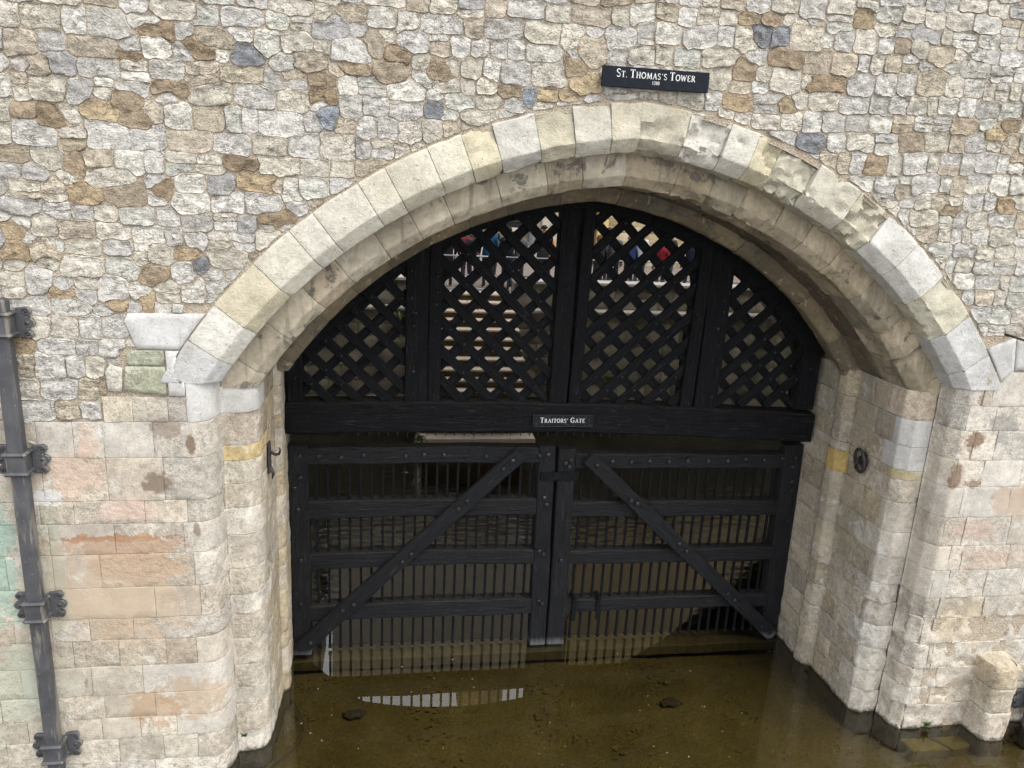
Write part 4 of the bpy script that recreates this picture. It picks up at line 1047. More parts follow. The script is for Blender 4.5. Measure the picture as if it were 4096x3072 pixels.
lettering('lettering', "St. Thomas's Tower", 2.39, 7.440, 7.3495, .072, .054, .765, s1)
lettering('lettering', "1280", 2.39, 7.392, 7.3495, .030, .030, .072, s1)
s2 = board('name_sign', 1.80, 2.595, 3.395, 3.553, 9.35, .022, M['sign2'], "small speckled black board reading TRAITORS' GATE fixed to the timber beam")
lettering('lettering', "Traitors' Gate", 2.195, 3.448, 9.3275, .068, .053, .60, s2)
for (a, b, c_, d) in [(1.80, 2.595, 3.549, 3.556), (1.80, 2.595, 3.392, 3.398), (1.797, 1.803, 3.392, 3.556), (2.592, 2.598, 3.392, 3.556)]:
    q = box('edge_strip', a, b, 9.318, 9.328, c_, d, M['iron'], None, .001); reparent(q, s2)

# ================================================================== DOWNPIPES
def ear_outline(s):
    pts = [(0, .135)]
    for cz, r0 in ((.105, .042), (.0, .058), (-.105, .042)):
        for k_ in range(9):
            a = R(90-180*k_/8); pts.append((.075+(.02 if cz == 0 else .015)+r0*math.cos(a)*1.0, cz+r0*math.sin(a)*(.95 if cz else .8)))
    pts.append((0, -.135)); return [(x*s, z) for x, z in pts]
def downpipe(x, label, zs, z0, z1, yw=7.42):
    e = empty('downpipe', (x, yw, z0), label, 'downpipe', 'lead downpipes')
    p = box('pipe', x-.068, x+.068, yw-.165, yw-.035, z0, z1, M['pipe'], None, .022); reparent(p, e)
    for z in zs:
        bm = bmesh.new()
        box_bm(bm, x-.086, x+.086, yw-.185, yw-.012, z-.095, z+.095, .02)
        for dz in (.095, -.095): box_bm(bm, x-.108, x+.108, yw-.205, yw-.012, z+dz-.02, z+dz+.02, .018)
        c_ = bm_obj('collar', bm, M['pipe']); reparent(c_, e)
        for s in (-1, 1):
            pts = ear_outline(s); V = []; F = []; N = len(pts)
            for y in (yw-.035, yw-.028, yw-.004):
                sc_ = .94 if y == yw-.035 else 1
                V += [(x+s*.09+px_*sc_, y, z+pz*sc_) for px_, pz in pts]
            for r_ in range(2):
                for i in range(N): F.append((r_*N+i, r_*N+(i+1) % N, (r_+1)*N+(i+1) % N, (r_+1)*N+i))
            F.append(tuple(range(N))[::-1])
            o = mesh('bracket_ear', V, F, M['pipe'], None, False)
            bm = bmesh.new(); bm.from_mesh(o.data); bmesh.ops.recalc_face_normals(bm, faces=bm.faces); bm.to_mesh(o.data); bm.free(); reparent(o, e)
            for cz, rr in ((.105, .028), (0, .014), (-.105, .028)):
                cxp = x+s*(.09+.09+.0)
                V, F = tube_data([(cxp+rr*math.cos(2*math.pi*k_/12), yw-.037, z+cz+rr*math.sin(2*math.pi*k_/12)) for k_ in range(12)], .006, 5, True)
                q = mesh('rivet_ring', V, F, M['pipe'], None); q.parent = o; q.matrix_parent_inverse = Matrix.Identity(4)
                V, F = tube_data([(cxp, yw-.028, z+cz), (cxp, yw-.046, z+cz)], .011, 7)
                q = mesh('rivet', V, F, M['rust'], None); q.parent = o; q.matrix_parent_inverse = Matrix.Identity(4)
    return e
downpipe(-3.44, 'grey square lead downpipe with scalloped brackets on the left of the wall', (5.02, 3.71, 2.17, .52), -.3, 5.25)
downpipe(8.13, 'grey lead downpipe whose scalloped bracket shows beside the right pilaster', (.37,), -.3, .8)
rod = tube('iron_rod', [(6.66, 7.43, 5.10), (6.78, 7.30, 5.065), (6.98, 7.12, 5.00)], .014, M['rust']); tag(rod, 'short dark iron rod sticking out of the wall beside the white springer stone', 'rod')
# hook on the left reveal
hk = empty('iron_hook', (-1.34, 8.25, 3.4), 'rusty black iron hook on the yellowish left jamb', 'hook')
X = -1.325
reparent(box('back_plate', X-.02, X+.006, 8.20, 8.29, 3.22, 3.58, M['rust'], None, .008), hk)
reparent(tube('hook_arm', [(X, 8.25, 3.46), (X+.06, 8.24, 3.43), (X+.10, 8.23, 3.44), (X+.115, 8.22, 3.49), (X+.10, 8.22, 3.52)], [.018, .017, .015, .012, .006], M['rust']), hk)
reparent(tube('hook_arm', [(X, 8.25, 3.28), (X+.03, 8.25, 3.20), (X+.015, 8.25, 3.14)], [.02, .018, .006], M['rust']), hk)
rg = empty('iron_ring', (5.89, 8.38, 3.25), 'oval iron mooring ring set in a blackened patch of the right jamb', 'ring')
X = 5.875
bm = bmesh.new(); bmesh.ops.create_icosphere(bm, subdivisions=3, radius=1)
for v in bm.verts:
    s_ = 1+.35*noise.noise(v.co*2.3); v.co = Vector((X+.03+v.co.x*.015*s_, 8.38+v.co.y*.085*s_, 3.25+v.co.z*.12*s_))
reparent(bm_obj('corroded_boss', bm, M['rust'], None, True), rg)
reparent(tube('ring', [(X-.03-.02*math.sin(a), 8.38+.105*math.cos(a), 3.26+.15*math.sin(a)) for a in [2*math.pi*i/18 for i in range(18)]], .021, M['rust'], None, 8, True), rg)
reparent(tube('link', [(X, 8.42, 3.30), (X-.05, 8.40, 3.22), (X-.03, 8.44, 3.14)], .016, M['rust']), rg)

# ================================================================== BEYOND THE GATE: stairs, retaining wall, railing, houses
def m_basin():
    k = NT('basin_stone'); P = k.coord('Object'); c = k.attr(); n1 = k.noise(P, 1.5, 6, .65); n2 = k.noise(P, 11, 6, .65)
    c = k.mix(1, c, k.mix(k.rng(n1, .3, .7), (.62, .62, .6), (1.2, 1.2, 1.18)), 'MULTIPLY')
    c = k.mix(k.rng(k.noise(P, .9, 6, .7), .52, .68, 0, .7), c, (.105, .105, .055))
    c = k.mix(k.rng(n2, .35, .25, 0, .6), c, (.06, .055, .045))
    return k.done(c, .9, k.bump(n2, .7, .03), .2)
M['basin'] = m_basin()
def coursed(name, parent, x0, x1, y, ztop, zbot, hgt, cols, wrange=(.5, 1.1), rough=.012, piece='ashlar_block', seed=1, step=.2):
    r_ = random.Random(seed); z = ztop
    def f(u, v): return Vector((u, y, v)), Vector((0, -1, 0))
    while z > zbot:
        zb = max(zbot, z-hgt*r_.uniform(.85, 1.2)); x = x0-r_.uniform(0, .4); xs_ = [x0]
        while True:
            x += r_.uniform(*wrange)
            if x > x1-.2: break
            if x > x0+.15: xs_.append(x)
        xs_.append(x1)
        for a, b in zip(xs_, xs_[1:]):
            m = max(2, int((b-a)/step)); NB[0] += 1
            o = surf_block(piece, f, [a+(b-a)*i/m for i in range(m+1)], [zb, (zb+z)/2, z], M['basin'], alb(shade(r_.choice(cols), .1)), rough, .12, .010, .004, NB[0], 3, 0)
            o.parent = parent; o.matrix_parent_inverse = Matrix.Translation(-parent.location)
        z = zb
rw = empty('retaining_wall', (4, 21.6, 0), 'weathered ashlar retaining wall of the inner basin with a white coping', 'wall')
BC = [(166, 157, 137), (150, 144, 124), (176, 164, 146), (140, 136, 114), (160, 149, 131), (184, 170, 152)]
for xa, xb, sd_ in ((-7.5, .68, 3), (3.38, 15.5, 5)):
    reparent(box('coping', xa, xb, 21.48, 22.1, 3.60, 3.70, simple('coping_stone', alb((214, 208, 198)), .85, .2, 0, .15, 5, .4), None, .02), rw)
    coursed('w', rw, xa, xb, 21.56, 3.60, 2.92, .34, [(178, 168, 152), (168, 160, 146), (158, 150, 134)], (.6, 1.2), .015, 'ashlar_block', sd_)
    reparent(box('ledge', xa, xb, 21.18, 21.6, 2.80, 2.915, simple('ledge_stone', alb((178, 172, 158)), .9, .2, 0, .3, 4, .5), None, .03), rw)
    coursed('w', rw, xa, xb, 21.28, 2.80, -.5, .40, BC, (.5, 1.0), .03, 'ashlar_block', sd_+1)
    reparent(box('wall_core', xa, xb, 21.62, 22.05, -.6, 3.598, M['soffit'], None, .01), rw)
stair = empty('stone_stairs', (2.03, 21.4, 0), 'worn stone stairs with pale treads climbing from the inner basin', 'stairs')
M['tread'] = simple('pale_tread', alb((214, 198, 178)), .8, .25, 0, .12, 6, .4, .01)
M['riser'] = simple('brown_riser', alb((104, 88, 66)), .9, .2, 0, .4, 5, .6, .02)
for j in range(0, 18):
    zt = 3.29-.19*j; y0 = 21.4-.333*j
    st_ = empty('step', (2.03, y0, zt)); st_.parent = stair; st_.matrix_parent_inverse = Matrix.Translation(-stair.location)
    if j > 10: 
        bpy.data.objects.remove(st_); break
    xa, xb = .70+rnd.uniform(-.02, .02), 3.34+rnd.uniform(-.05, .05)
    bm = bmesh.new(); box_bm(bm, xa, xb, y0+.04, y0+.45, zt-(.24 if j < 10 else 1.9), zt-.052, .006); o = bm_obj('riser', bm, M['riser']); reparent(o, st_); o.matrix_parent_inverse = Matrix.Translation(-Vector((2.03, y0, zt)))
    mid = xa+(xb-xa)*rnd.uniform(.35, .65)
    for a, b in ((xa, mid-.003), (mid+.003, xb)):
        bm = bmesh.new(); box_bm(bm, a, b, y0, y0+.42, zt-.05, zt+rnd.uniform(-.004, .004), .012); o = bm_obj('tread', bm, M['tread']); reparent(o, st_); o.matrix_parent_inverse = Matrix.Translation(-Vector((2.03, y0, zt)))
lnd = empty('landing', (2.1, 17.9, .3)); lnd.parent = stair; lnd.matrix_parent_inverse = Matrix.Translation(-stair.location)
for a_, b_ in ((.68, 1.98), (1.985, 3.5)):
    o = box('slab', a_, b_, 17.68, 18.10, .17, .30, M['tread'], None, .015); o.parent = lnd; o.matrix_parent_inverse = Matrix.Translation((-2.1, -17.9, -.3))
o = box('footing', .72, 3.45, 17.76, 18.10, -.9, .168, M['riser'], None, .01); o.parent = lnd; o.matrix_parent_inverse = Matrix.Translation((-2.1, -17.9, -.3))
# railing with chain-link mesh
rail = empty('mesh_railing', (5, 22, 3.3), 'black railing with pale top rail and chain-link mesh along the basin edge', 'railing')
M['railtop'] = simple('galvanised_rail', alb((196, 200, 208)), .45, .5, .3, .1, 10, .1)
for xa, xb, zt, zb in ((-4, .7, 4.28, 3.74), (.7, 3.3, 4.28, 3.36), (3.3, 14, 4.28, 3.74)):
    reparent(tube('top_rail', [(xa, 22, zt), (xb, 22, zt)], .022, M['railtop'], None, 6), rail)
    reparent(tube('bottom_rail', [(xa, 22, zb), (xb, 22, zb)], .016, M['railtop'] if xa == .7 else M['iron'], None, 6), rail)
    if xa == .7: reparent(tube('mid_rail', [(xa, 22, 3.75), (xb, 22, 3.75)], .014, M['railtop'], None, 6), rail)
    V = []; F = []; h = zt-zb; p = .075
    k_ = xa-h
    while k_ < xb:
        for s in (1, -1):
            a = (k_, zb) if s > 0 else (k_, zt); b = (k_+h, zt) if s > 0 else (k_+h, zb)
            (ax, az), (bx, bz) = a, b
            if ax < xa: t = (xa-ax)/(bx-ax); ax, az = xa, az+(bz-az)*t
            if bx > xb: t = (xb-ax)/(bx-ax); bz = az+(bz-az)*t; bx = xb
            if bx-ax > .02:
                v, f = tube_data([(ax, 22+.004*s, az), (bx, 22+.004*s, bz)], .0045, 3); q = len(V); V += v; F += [tuple(i+q for i in ff) for ff in f]
        k_ += p
    o = mesh('chain_link', V, F, M['iron'], None, False); reparent(o, rail); o['kind'] = 'stuff'
for x in (-3, -1.2, .7, 1.98, 3.27, 5.0, 6.8, 8.6, 10.4, 12.2): reparent(box('post', x-.03, x+.03, 21.975, 22.025, 3.28, 4.29, M['iron'], None, .004), rail)
# plants rooted in the basin wall
M['leaf'] = simple('fern_green', (.06, .095, .02), .7, .3, 0, .5, 30, 0)
def tuft(x, y, z, s, label, n=60, seed=1, hang=.5):
    r_ = random.Random(seed); V = []; F = []
    for i in range(n):
        a = r_.uniform(0, 6.28); el = r_.uniform(-.5, 1.2); L = s*r_.uniform(.3, 1); w_ = s*r_.uniform(.04, .09)
        d = Vector((math.cos(a)*math.cos(el), -abs(math.sin(a))*math.cos(el), math.sin(el)-hang)).normalized(); sd_ = d.cross(Vector((0, 1, .3))).normalized()*w_
        p = Vector((x+r_.uniform(-s, s)*.35, y, z+r_.uniform(-s, s)*.3)); m_ = p+d*L*.55; e_ = p+d*L+Vector((0, 0, -L*.25*hang)); b = len(V)
        V += [p, m_+sd_, e_, m_-sd_]; F.append((b, b+1, b+2, b+3))
    o = mesh('foliage', V, F, M['leaf'], None, False)
    e = empty('wall_fern', (x, y, z), label, 'plant', 'plants in the basin wall'); reparent(o, e)
    st_ = tube('stem', [(x, y+.05, z-.05), (x, y-.02, z), (x, y-.06, z+s*.3)], [.012, .01, .004], M['leaf'], None, 5); reparent(st_, e)
tuft(.12, 21.2, 2.72, .28, 'green fern hanging from the ledge left of the stairs', 90, 2, 1)
tuft(-1.45, 21.2, 2.7, .22, 'small fern high on the basin wall at far left behind the lattice', 50, 3, .8)
tuft(3.45, 19.2, 2.0, .18, 'tuft of weed growing at the right end of the stair treads', 50, 4, .4)
tuft(.66, 17.7, .34, .2, 'dark fern at the left end of the lowest visible step', 60, 5, .8)
tuft(6.15, 20.9, .95, .35, 'mossy clump low on the basin wall right of the centre posts', 90, 6, .7)
# houses across the courtyard
def facade(nm, label, x0, x1, y, ztop, cols, wins, piece_h, seed, depth=8):
    h = empty(nm, ((x0+x1)/2, y, 3.28), label, 'building')
    reparent(box('wall', x0, x1, y+.06, y+depth, 3.28, ztop, simple(nm+'_wall', tuple(v*.55 for v in alb(cols[0])), .9, .2, 0, .12, 2, .3), None, .02), h)
    holes = wins
    r_ = random.Random(seed); z = 3.28
    while z < 6.3:
        zb = z+piece_h*r_.uniform(.8, 1.2); x = x0
        while x < x1-.1:
            xn = min(x1, x+r_.uniform(.4, .9))
            if not any(xn > a-.12 and x < b+.12 and zb > c_-.1 and z < d+.1 for a, b, c_, d in holes):
                NB[0] += 1
                def f(u, v): return Vector((u, y, v)), Vector((0, -1, 0))
                o = surf_block('facing_stone', f, [x, (x+xn)/2, xn], [z, zb], M['basin2'], alb(shade(r_.choice(cols), .07)), .008, .07, .008, .004, NB[0], 3, 0)
                o.parent = h; o.matrix_parent_inverse = Matrix.Translation(-h.location)
            x = xn
        z = zb
    for a, b, c_, d in wins:
        wd = empty('window', ((a+b)/2, y, c_)); wd.parent = h; wd.matrix_parent_inverse = Matrix.Translation(-h.location)
        iv = Matrix.Translation(-Vector(((a+b)/2, y, c_)))
        def wp(nm_, *q, mat):
            o = box(nm_, *q, mat, None, .004); o.parent = wd; o.matrix_parent_inverse = iv
        wp('pane', a, b, y+.03, y+.045, c_, d, mat=M['glass'])
        for q in ((a-.07, a, c_-.05, d+.05), (b, b+.07, c_-.05, d+.05)): wp('frame', q[0], q[1], y-.03, y+.05, q[2], q[3], mat=M['framest'])
        for q in ((c_-.14, c_-.002), (d+.002, d+.12)): wp('sill', a-.14, b+.14, y-.07, y+.05, q[0], q[1], mat=M['framest'])
        n = max(2, int((b-a)/.16))
        for i in range(1, n): wp('glazing_bar', a+(b-a)*i/n-.008, a+(b-a)*i/n+.008, y+.01, y+.03, c_, d, mat=M['iron'])
        m_ = max(2, int((d-c_)/.2))
        for i in range(1, m_): wp('glazing_bar', a, b, y+.008, y+.028, c_+(d-c_)*i/m_-.008, c_+(d-c_)*i/m_+.008, mat=M['iron'])
    return h
def m_b2():
    k = NT('house_stone'); P = k.coord('Object'); c = k.attr(); n2 = k.noise(P, 9, 6, .65)
    c = k.mix(1, c, k.mix(k.rng(n2, .3, .7), (.8, .8, .78), (1.12, 1.12, 1.12)), 'MULTIPLY')
    c = k.mix(k.rng(k.noise(P, 30, 3), .36, .28, 0, .6), c, (.2, .16, .1)); return k.done(c, .9, k.bump(n2, .5, .02), .2)
M['basin2'] = m_b2(); M['glass'] = simple('dark_window_glass', (.02, .022, .025), .15, .5, 0, .3, 4, 0); M['framest'] = simple('dressed_frame', alb((214, 206, 190)), .85, .2, 0, .1, 6, .3)
hA = facade('plaster_house', 'pale stone house with leaded windows across the courtyard behind the crowd', -2.5, 7.85, 30, 15.5, [(212, 202, 180), (220, 212, 194), (206, 192, 166), (214, 200, 170)],
       [(-1.6, -.6, 4.6, 6.0), (2.2, 3.0, 4.5, 5.9), (4.22, 4.98, 4.62, 5.95)], .42, 11)
hB = facade('brown_stone_house', 'brown coursed stone house with yellow quoins right of the pale house', 7.92, 22, 29.9, 16.9, [(206, 184, 142), (214, 196, 160), (196, 174, 132), (222, 206, 172)],
       [(13.2, 14.2, 4.6, 6.0)], .30, 12)
hC = facade('sky_blocker_house', 'added grey stone house at far left, blocking sky glints on the water', -16, -3.15, 30.2, 16.5, [(176, 164, 142), (166, 156, 136), (186, 174, 152)], [(-6.5, -5.5, 4.6, 6.0)], .42, 13)  # house added to keep sky glints off the basin water
for i in range(7):
    wq = .42 if i % 2 else .26
    reparent(box('quoin', 7.88, 7.88+wq, 29.80, 30.2, 3.29+.45*i, 3.73+.45*i, simple('quoin_%d' % i, alb((226, 202, 146)), .9, .2, 0, .1, 5, .3), None, .01), hB)
ch = box('gable', 3.1, 5.2, 30.4, 32, 15.5, 17.4, simple('gable_stone', alb((170, 150, 122)), .9, .2, 0, .3, 3, .5), None, .05); reparent(ch, hA)
dp = empty('downpipe', (5.28, 29.9, 3.3), 'pale blue grey downpipe on the house across the courtyard', 'downpipe')
M['bluepipe'] = simple('pale_pipe', alb((176, 190, 206)), .5, .4, 0, .1, 6, .1)
reparent(tube('pipe', [(5.28, 29.88, 3.3), (5.28, 29.88, 9)], .085, M['bluepipe'], None, 10), dp)
for z in (3.9, 5.22, 6.6): reparent(tube('collar', [(5.28, 29.88, z-.05), (5.28, 29.88, z+.05)], .105, M['bluepipe'], None, 10), dp)

# ================================================================== THE CROWD (seen from behind, beyond the railing)
M['skin'] = simple('skin', alb((206, 160, 134)), .6, .3, 0, .05, 20, 0); M['shoe'] = simple('dark_shoe', (.02, .018, .016), .6, .3, 0, .3, 10, 0)
CL = {}
def cloth(c):
    if c not in CL: CL[c] = simple('cloth_%d_%d_%d' % c, alb(c), .85, .2, 0, .3, 9, .6, .03)
    return CL[c]
def person(x, y, hgt, rot, top, legs, arm, hair, haircol, label, lean=0.0):
    s = hgt/1.70; vs_ = []; es = []; rad = []
    def v(p, r, par=None):
        vs_.append(p); rad.append(r if isinstance(r, tuple) else (r, r))
        if par is not None: es.append((par, len(vs_)-1))
        return len(vs_)-1
    pel = v((0, 0, .95), (.165, .115)); sp = v((0, .0, 1.14), (.155, .11), pel); chs = v((0, -.01+lean*.3, 1.34), (.185, .125), sp)
    nb = v((0, lean*.5, 1.46), (.085, .07), chs); nk = v((0, .015+lean*.6, 1.525), .052, nb); h1 = v((0, .035+lean*.7, 1.585), (.072, .088), nk); h2 = v((0, .03+lean*.7, 1.655), (.068, .085), h1)
    hands = []
    for sd_ in (-1, 1):
        sh = v((sd_*.165, lean*.3, 1.405), .072, chs)
        up = arm == 'both' or (arm == 'one' and sd_ > 0)
        if up: el = v((sd_*.25, .10, 1.17), .052, sh); wr = v((sd_*.13, .26, 1.40), .036, el); hd = Vector((sd_*.09, .29, 1.47)); fd = Vector((-sd_*.15, .1, .95)).normalized()
        else: el = v((sd_*.245, -.03, 1.13), .052, sh); wr = v((sd_*.235, .09, .90), .036, el); hd = Vector((sd_*.235, .11, .85)); fd = Vector((0, .25, -.95)).normalized()
        hands.append((hd, fd, sd_))
        hp = v((sd_*.09, 0, .86), .098, pel); kn = v((sd_*.10, .025, .48), .066, hp); an = v((sd_*.105, -.02, .10), .047, kn); v((sd_*.12, .13, .04), .038, an)
    me = bpy.data.meshes.new('body'); me.from_pydata(vs_, es, []); o = bpy.data.objects.new('body', me); C.objects.link(o)
    o.modifiers.new('skin', 'SKIN'); sub = o.modifiers.new('sub', 'SUBSURF'); sub.levels = 1; sub.render_levels = 1
    if not me.skin_vertices:
        bpy.context.view_layer.objects.active = o; bpy.ops.mesh.customdata_skin_add()
    for i, d in enumerate(me.skin_vertices[0].data): d.radius = rad[i]; d.use_root = (i == 0); d.use_loose = False
    ev = o.evaluated_get(bpy.context.evaluated_depsgraph_get()); m2 = ev.to_mesh()
    V = [tuple(q.co) for q in m2.vertices]; F = [tuple(p.vertices) for p in m2.polygons]; ev.to_mesh_clear(); bpy.data.objects.remove(o)
    for hd, fd, sd_ in hands:                        # palm, four fingers and a thumb
        side = fd.cross(Vector((0, 1, 0.2))).normalized()
        pv, pf = tube_data([hd-fd*.05, hd, hd+fd*.045], [.030, .036, .030], 7); b = len(V); V += [tuple(q) for q in pv]; F += [tuple(i+b for i in f) for f in pf]
        for k_ in range(5):
            if k_ < 4: base = hd+fd*.04+side*(.024*(k_-1.5)/1.5); L = [.062, .074, .07, .055][k_]; d_ = (fd+Vector((0, .25, 0))).normalized()
            else: base = hd-fd*.015-side*.03*sd_; L = .05; d_ = (fd-side*.7*sd_).normalized()
            pv, pf = tube_data([base, base+d_*L*.55, base+d_*L+Vector((0, .012, 0))], [.0095, .009, .006], 5); b = len(V); V += [tuple(q) for q in pv]; F += [tuple(i+b for i in f) for f in pf]
    hc = Vector((0, .035+lean*.7, 1.60))
    for sd_ in (-1, 1):                              # ears, then nose
        pv, pf = tube_data([hc+Vector((sd_*.078, -.005, .02)), hc+Vector((sd_*.092, -.012, 0)), hc+Vector((sd_*.08, -.005, -.03))], [.012, .016, .010], 5); b = len(V); V += [tuple(q) for q in pv]; F += [tuple(i+b for i in f) for f in pf]
    pv, pf = tube_data([hc+Vector((0, .085, .03)), hc+Vector((0, .112, -.01)), hc+Vector((0, .088, -.022))], [.008, .015, .012], 5); b = len(V); V += [tuple(q) for q in pv]; F += [tuple(i+b for i in f) for f in pf]
    fm = []
    for f in F:
        c = sum((Vector(V[i]) for i in f), Vector())/len(f)
        if c.z > 1.50+lean*.02 and abs(c.x) < .13 and (c-hc).length < .17: k_ = 0
        elif any((c-hd).length < .105 for hd, _, _ in hands): k_ = 0
        elif c.z < .10: k_ = 3
        elif c.z > .84: k_ = 1
        else: k_ = 2
        fm.append(k_)
    V2 = []
    for q in V:                                     # cloth folds
        q = Vector(q)
        if q.z < 1.46: q += q.normalized()*0+Vector((noise.noise(q*7+Vector((x*9, 0, 0))), noise.noise(q*7+Vector((0, x*5, 3))), 0))*.016
        V2.append(q*s)
    e = empty('person', (x, y, 3.28), label, 'person', 'crowd behind the railing'); e.rotation_euler = (0, 0, rot)
    o = mesh('body', V2, F, None, e, True, mats=[M['skin'], cloth(top), cloth(legs), M['shoe']], fm=fm)
    # hair or headgear: a shell over the skull
    bm = bmesh.new(); bmesh.ops.create_uvsphere(bm, u_segments=16, v_segments=10, radius=1)
    low = {'short': -.15, 'long': -3, 'cap': .05, 'beanie': -.05, 'hood': -.9, 'bun': -.2}[hair]
    kill = [vv for vv in bm.verts if vv.co.z < low or (vv.co.y > .55 and vv.co.z < .35 and hair not in ('beanie', 'cap'))]
    bmesh.ops.delete(bm, geom=kill, context='VERTS')
    for vv in bm.verts:
        c = vv.co.copy(); k_ = 1+.05*noise.noise(c*3+Vector((x, 0, 0)))+(.10 if hair == 'hood' else .02)
        zz = c.z
        vv.co = Vector((c.x*.096*k_, c.y*.112*k_-.004, zz*.118*k_))
        if hair == 'long' and zz < -.1 and c.y < .3: vv.co.z = -.01+(zz+.1)*.26; vv.co.x *= 1.12; vv.co.y = min(vv.co.y, -.02)*1.05-.03
        vv.co = (vv.co+hc+Vector((0, .0, .035)))*s
    if hair == 'cap':
        box_bm(bm, -.075*s, .075*s, (.10+hc.y)*s, (.20+hc.y)*s, 1.645*s, 1.657*s, .004)
    if hair == 'bun': bmesh.ops.create_icosphere(bm, subdivisions=2, radius=.045*s, matrix=Matrix.Translation(Vector((0, -.10, 1.66))*s))
    nm = {'cap': 'cap', 'beanie': 'beanie', 'hood': 'hood'}.get(hair, 'hair')
    ho = bm_obj(nm, bm, cloth(haircol), e, True); sol = ho.modifiers.new('shell', 'SOLIDIFY'); sol.thickness = .012*s; sol.offset = 0
    return e
def backpack(x, y, z, c, label, s=1.0):
    bm = bmesh.new(); box_bm(bm, -.15*s, .15*s, -.10*s, .07*s, -.22*s, .22*s, .06*s); box_bm(bm, -.11*s, .11*s, -.15*s, -.09*s, -.18*s, .02*s, .03*s)
    e = empty('backpack', (x, y, z), label, 'bag'); o = bm_obj('pack', bm, cloth(c), e, True)
    for sd_ in (-1, 1): tube('strap', [(sd_*.1*s, .05, .2*s), (sd_*.11*s, .16, .25*s), (sd_*.12*s, .27, .1*s), (sd_*.12*s, .2, -.15*s), (sd_*.1*s, .06, -.2*s)], .016, cloth(c), e, 5)
    return e
person(1.56, 22.7, 1.62, .2, (40, 40, 46), (36, 38, 46), 'none', 'short', (40, 34, 30), 'person in a black coat at the left end of the crowd')
person(2.10, 22.6, 1.70, -.25, (128, 56, 64), (44, 50, 70), 'none', 'hood', (134, 58, 66), 'person in a maroon hooded jacket, seen from behind', .05)
backpack(2.20, 22.42, 4.50, (34, 34, 38), 'black backpack on the person in the maroon jacket', .9)
person(2.76, 22.75, 1.86, .1, (38, 84, 120), (52, 54, 60), 'none', 'beanie', (190, 186, 176), 'person in a blue jacket wearing a pale grey beanie')
person(3.34, 22.8, 1.76, -.2, (36, 42, 54), (44, 60, 76), 'one', 'short', (44, 38, 34), 'person in a dark navy jacket beside the blue jacket')
person(3.72, 23.0, 1.70, .3, (112, 110, 110), (66, 64, 64), 'none', 'long', (206, 180, 140), 'blond person in a grey sweater in the middle of the crowd')
person(4.40, 22.75, 1.84, .0, (62, 62, 64), (58, 52, 46), 'both', 'cap', (26, 26, 28), 'person in a dark grey jacket and black cap holding hands up')
person(4.66, 23.6, 1.68, -.1, (226, 148, 40), (60, 60, 66), 'none', 'hood', (232, 154, 44), 'person in a bright orange hooded top')
person(5.05, 22.8, 1.66, -.2, (216, 216, 222), (50, 50, 60), 'one', 'short', (70, 50, 40), 'person in a white top close to the centre posts')
person(6.08, 22.6, 1.64, .25, (44, 44, 48), (50, 62, 84), 'none', 'long', (110, 76, 52), 'person with long brown hair in a dark quilted coat')
backpack(6.05, 22.40, 4.48, (40, 40, 46), 'dark backpack on the person with long brown hair', .85)
person(6.58, 22.75, 1.80, -.1, (106, 106, 112), (54, 62, 78), 'none', 'short', (36, 30, 28), 'dark haired person in a grey sweater right of the centre posts')
person(7.05, 22.65, 1.66, .3, (48, 66, 112), (60, 62, 70), 'none', 'bun', (150, 116, 84), 'person in a navy blue jacket right of the grey sweater')
person(7.62, 23.4, 1.80, .0, (224, 224, 228), (70, 86, 110), 'none', 'short', (150, 122, 90), 'person in a white top behind the crowd at the right')
person(8.02, 22.6, 1.60, -.3, (150, 36, 50), (36, 36, 42), 'none', 'short', (60, 46, 38), 'person in a red jacket at the right of the crowd')
person(8.36, 22.9, 1.86, .1, (60, 56, 60), (120, 140, 160), 'none', 'long', (178, 156, 124), 'tall blond person with loose long hair at the right')
person(8.92, 22.5, 1.76, -.15, (34, 42, 66), (34, 36, 46), 'one', 'short', (40, 32, 28), 'person in a shiny dark blue jacket near the right posts')
person(9.40, 22.9, 1.62, .2, (170, 170, 206), (170, 176, 200), 'none', 'bun', (96, 72, 54), 'person in lavender at the right end of the crowd')

person(2.45, 24.2, 1.72, .4, (52, 52, 58), (40, 44, 54), 'none', 'short', (70, 54, 44), 'person in a charcoal coat half hidden behind the maroon jacket')
person(3.1, 24.6, 1.74, -.5, (84, 88, 70), (48, 46, 44), 'one', 'beanie', (52, 56, 60), 'person in an olive jacket and dark beanie at the back')
person(6.9, 24.5, 1.76, .5, (44, 46, 52), (52, 58, 70), 'none', 'long', (64, 46, 36), 'person in a dark coat with long dark hair behind the navy jacket')
person(8.7, 24.4, 1.70, -.4, (96, 84, 72), (44, 44, 50), 'none', 'short', (120, 92, 66), 'person in a brown jacket at the back right of the crowd')

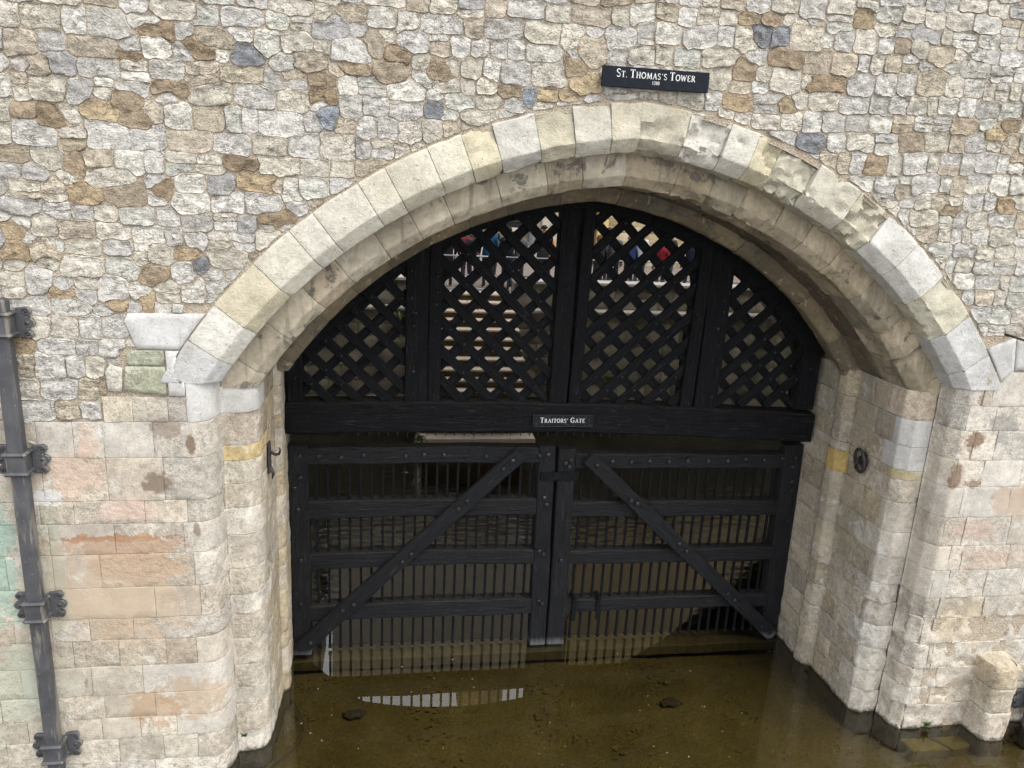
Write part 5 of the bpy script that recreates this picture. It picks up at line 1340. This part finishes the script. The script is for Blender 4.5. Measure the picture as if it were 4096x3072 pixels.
# ================================================================== SMALL THINGS IN AND ON THE WATER
cab = tube('sunken_cable', [(-1.41, 9.08, -.16), (-1.17, 8.71, -.18), (-1.05, 8.4, -.17), (-1.04, 8.2, -.18), (-1.1, 8.0, -.17), (-1.3, 7.75, -.18), (-1.5, 7.5, -.18)], .014, simple('muddy_cable', (.07, .06, .03), .8), None, 6); tag(cab, 'thin cable curving under the water by the left jamb', 'cable')
for i, (x, y, lb) in enumerate([(-.45, 8.62, 'dark sunken lump of debris left of the sky reflection'), (3.76, 8.5, 'dark sunken lump of debris right of the middle')]):
    bm = bmesh.new(); bmesh.ops.create_icosphere(bm, subdivisions=3, radius=1)
    for v_ in bm.verts:
        k_ = 1+.5*noise.noise(v_.co*2+Vector((i*7, 0, 0))); v_.co = Vector((v_.co.x*.13*k_, v_.co.y*.08*k_, v_.co.z*.025*k_))
    o = bm_obj('sunken_debris', bm, simple('black_debris%d' % i, (.040, .033, .019), .9), None, True, (x, y, -.27)); tag(o, lb, 'debris')
slm = simple('algae_slab', (.15, .12, .03), .85, .2, 0, .35, 6, .7, .02)
for pts, lb in (([(6.42, 7.60), (6.46, 7.22), (6.98, 7.20), (6.80, 7.46), (6.62, 7.62)], 'cracked algae covered slab under water at the foot of the right pier'), ([(6.82, 7.60), (6.84, 7.46), (7.02, 7.20), (7.48, 7.28), (7.44, 7.55), (7.2, 7.62)], 'green sunken slab beside the right pilaster')):
    bm = bmesh.new(); f = bm.faces.new([bm.verts.new((a, b, -.16)) for a, b in pts]); r_ = bmesh.ops.extrude_face_region(bm, geom=[f])
    for q in r_['geom']:
        if isinstance(q, bmesh.types.BMVert): q.co.z -= .22
    bmesh.ops.recalc_face_normals(bm, faces=bm.faces); bmesh.ops.bevel(bm, geom=list(bm.edges), offset=.015, segments=1, affect='EDGES')
    tag(bm_obj('sunken_slab', bm, slm, None), lb, 'slab')
V = []; F = []; rp = random.Random(4)
for i in range(2600):
    x, y = rp.uniform(-2, 7), rp.uniform(6.2, 9.4); s = rp.uniform(.008, .028)*(1 if rp.random() < .9 else 1.7)
    z = -.30+.10*fract((x*.9, y*.9, 3), 3)+s*.2; b = len(V)
    for dx, dy, dz in ((1, 0, 0), (.3, .9, 0), (-.8, .6, 0), (-.8, -.5, 0), (.3, -.9, 0)): V.append((x+dx*s*rp.uniform(.7, 1.2), y+dy*s*rp.uniform(.7, 1.2), z-s*.3))
    V.append((x, y, z+s*.5))
    for k_ in range(5): F.append((b+k_, b+(k_+1) % 5, b+5))
o = mesh('pool_gravel', V, F, simple('gravel', (.105, .082, .032), .9, .1, 0, .4, 3, 0), None, True); o['kind'] = 'stuff'; tag(o, 'brown gravel on the bed of the pool', 'gravel')
lf = mesh('floating_leaf', [(0, 0, 0), (.09, .03, .004), (.16, .0, .008), (.09, -.04, .004)], [(0, 1, 2, 3)], simple('yellow_leaf', (.35, .33, .14), .7), None, False, loc=(.21, 16.25, .006)); tag(lf, 'pale yellow leaf floating on the dark water behind the left gate', 'leaf')
V = []; F = []; rp = random.Random(9)
for i in range(70):
    x, y = rp.uniform(-1.1, 6.2), rp.uniform(7.0, 9.3); s = rp.uniform(.004, .012); a = rp.uniform(0, 3); b = len(V)
    V += [(x+math.cos(a+t)*s*q, y+math.sin(a+t)*s*q, .003+.002*(j % 2)) for j, (t, q) in enumerate(((0, 1.5), (1.3, .8), (3.1, 1.4), (4.5, .7)))]; F.append((b, b+1, b+2, b+3))
o = mesh('flotsam', V, F, simple('pale_flotsam', (.30, .25, .13), .8), None, False); o['kind'] = 'stuff'; tag(o, 'scattered pale specks floating on the water in front of the gate', 'debris')
M['twig'] = simple('weed_green', (.09, .15, .03), .7, .3, 0, .4, 30, 0)
def weed(x, y, z, s, label, n, seed):
    r_ = random.Random(seed); V = []; F = []
    for i in range(n):
        a = r_.uniform(0, 6.28); L = s*r_.uniform(.4, 1); w_ = s*.16; p = Vector((x, y, z)); e_ = p+Vector((math.cos(a)*L*.7, -abs(math.sin(a))*L*.7-.01, r_.uniform(.1, 1)*L)); m_ = (p+e_)/2
        sd_ = (e_-p).cross(Vector((.2, .1, 1))).normalized()*w_; b = len(V); V += [p, m_+sd_, e_, m_-sd_]; F.append((b, b+1, b+2, b+3))
    tag(mesh('weed', V, F, M['twig'], None, False), label, 'plant')
weed(5.83, 8.72, .03, .09, 'tiny green sprig at the waterline of the right jamb', 16, 1)
weed(6.72, 7.40, .05, .11, 'small weed at the waterline of the right pier', 22, 2)
weed(-1.62, 7.68, .27, .08, 'small patch of moss on the base of the left column', 26, 3)
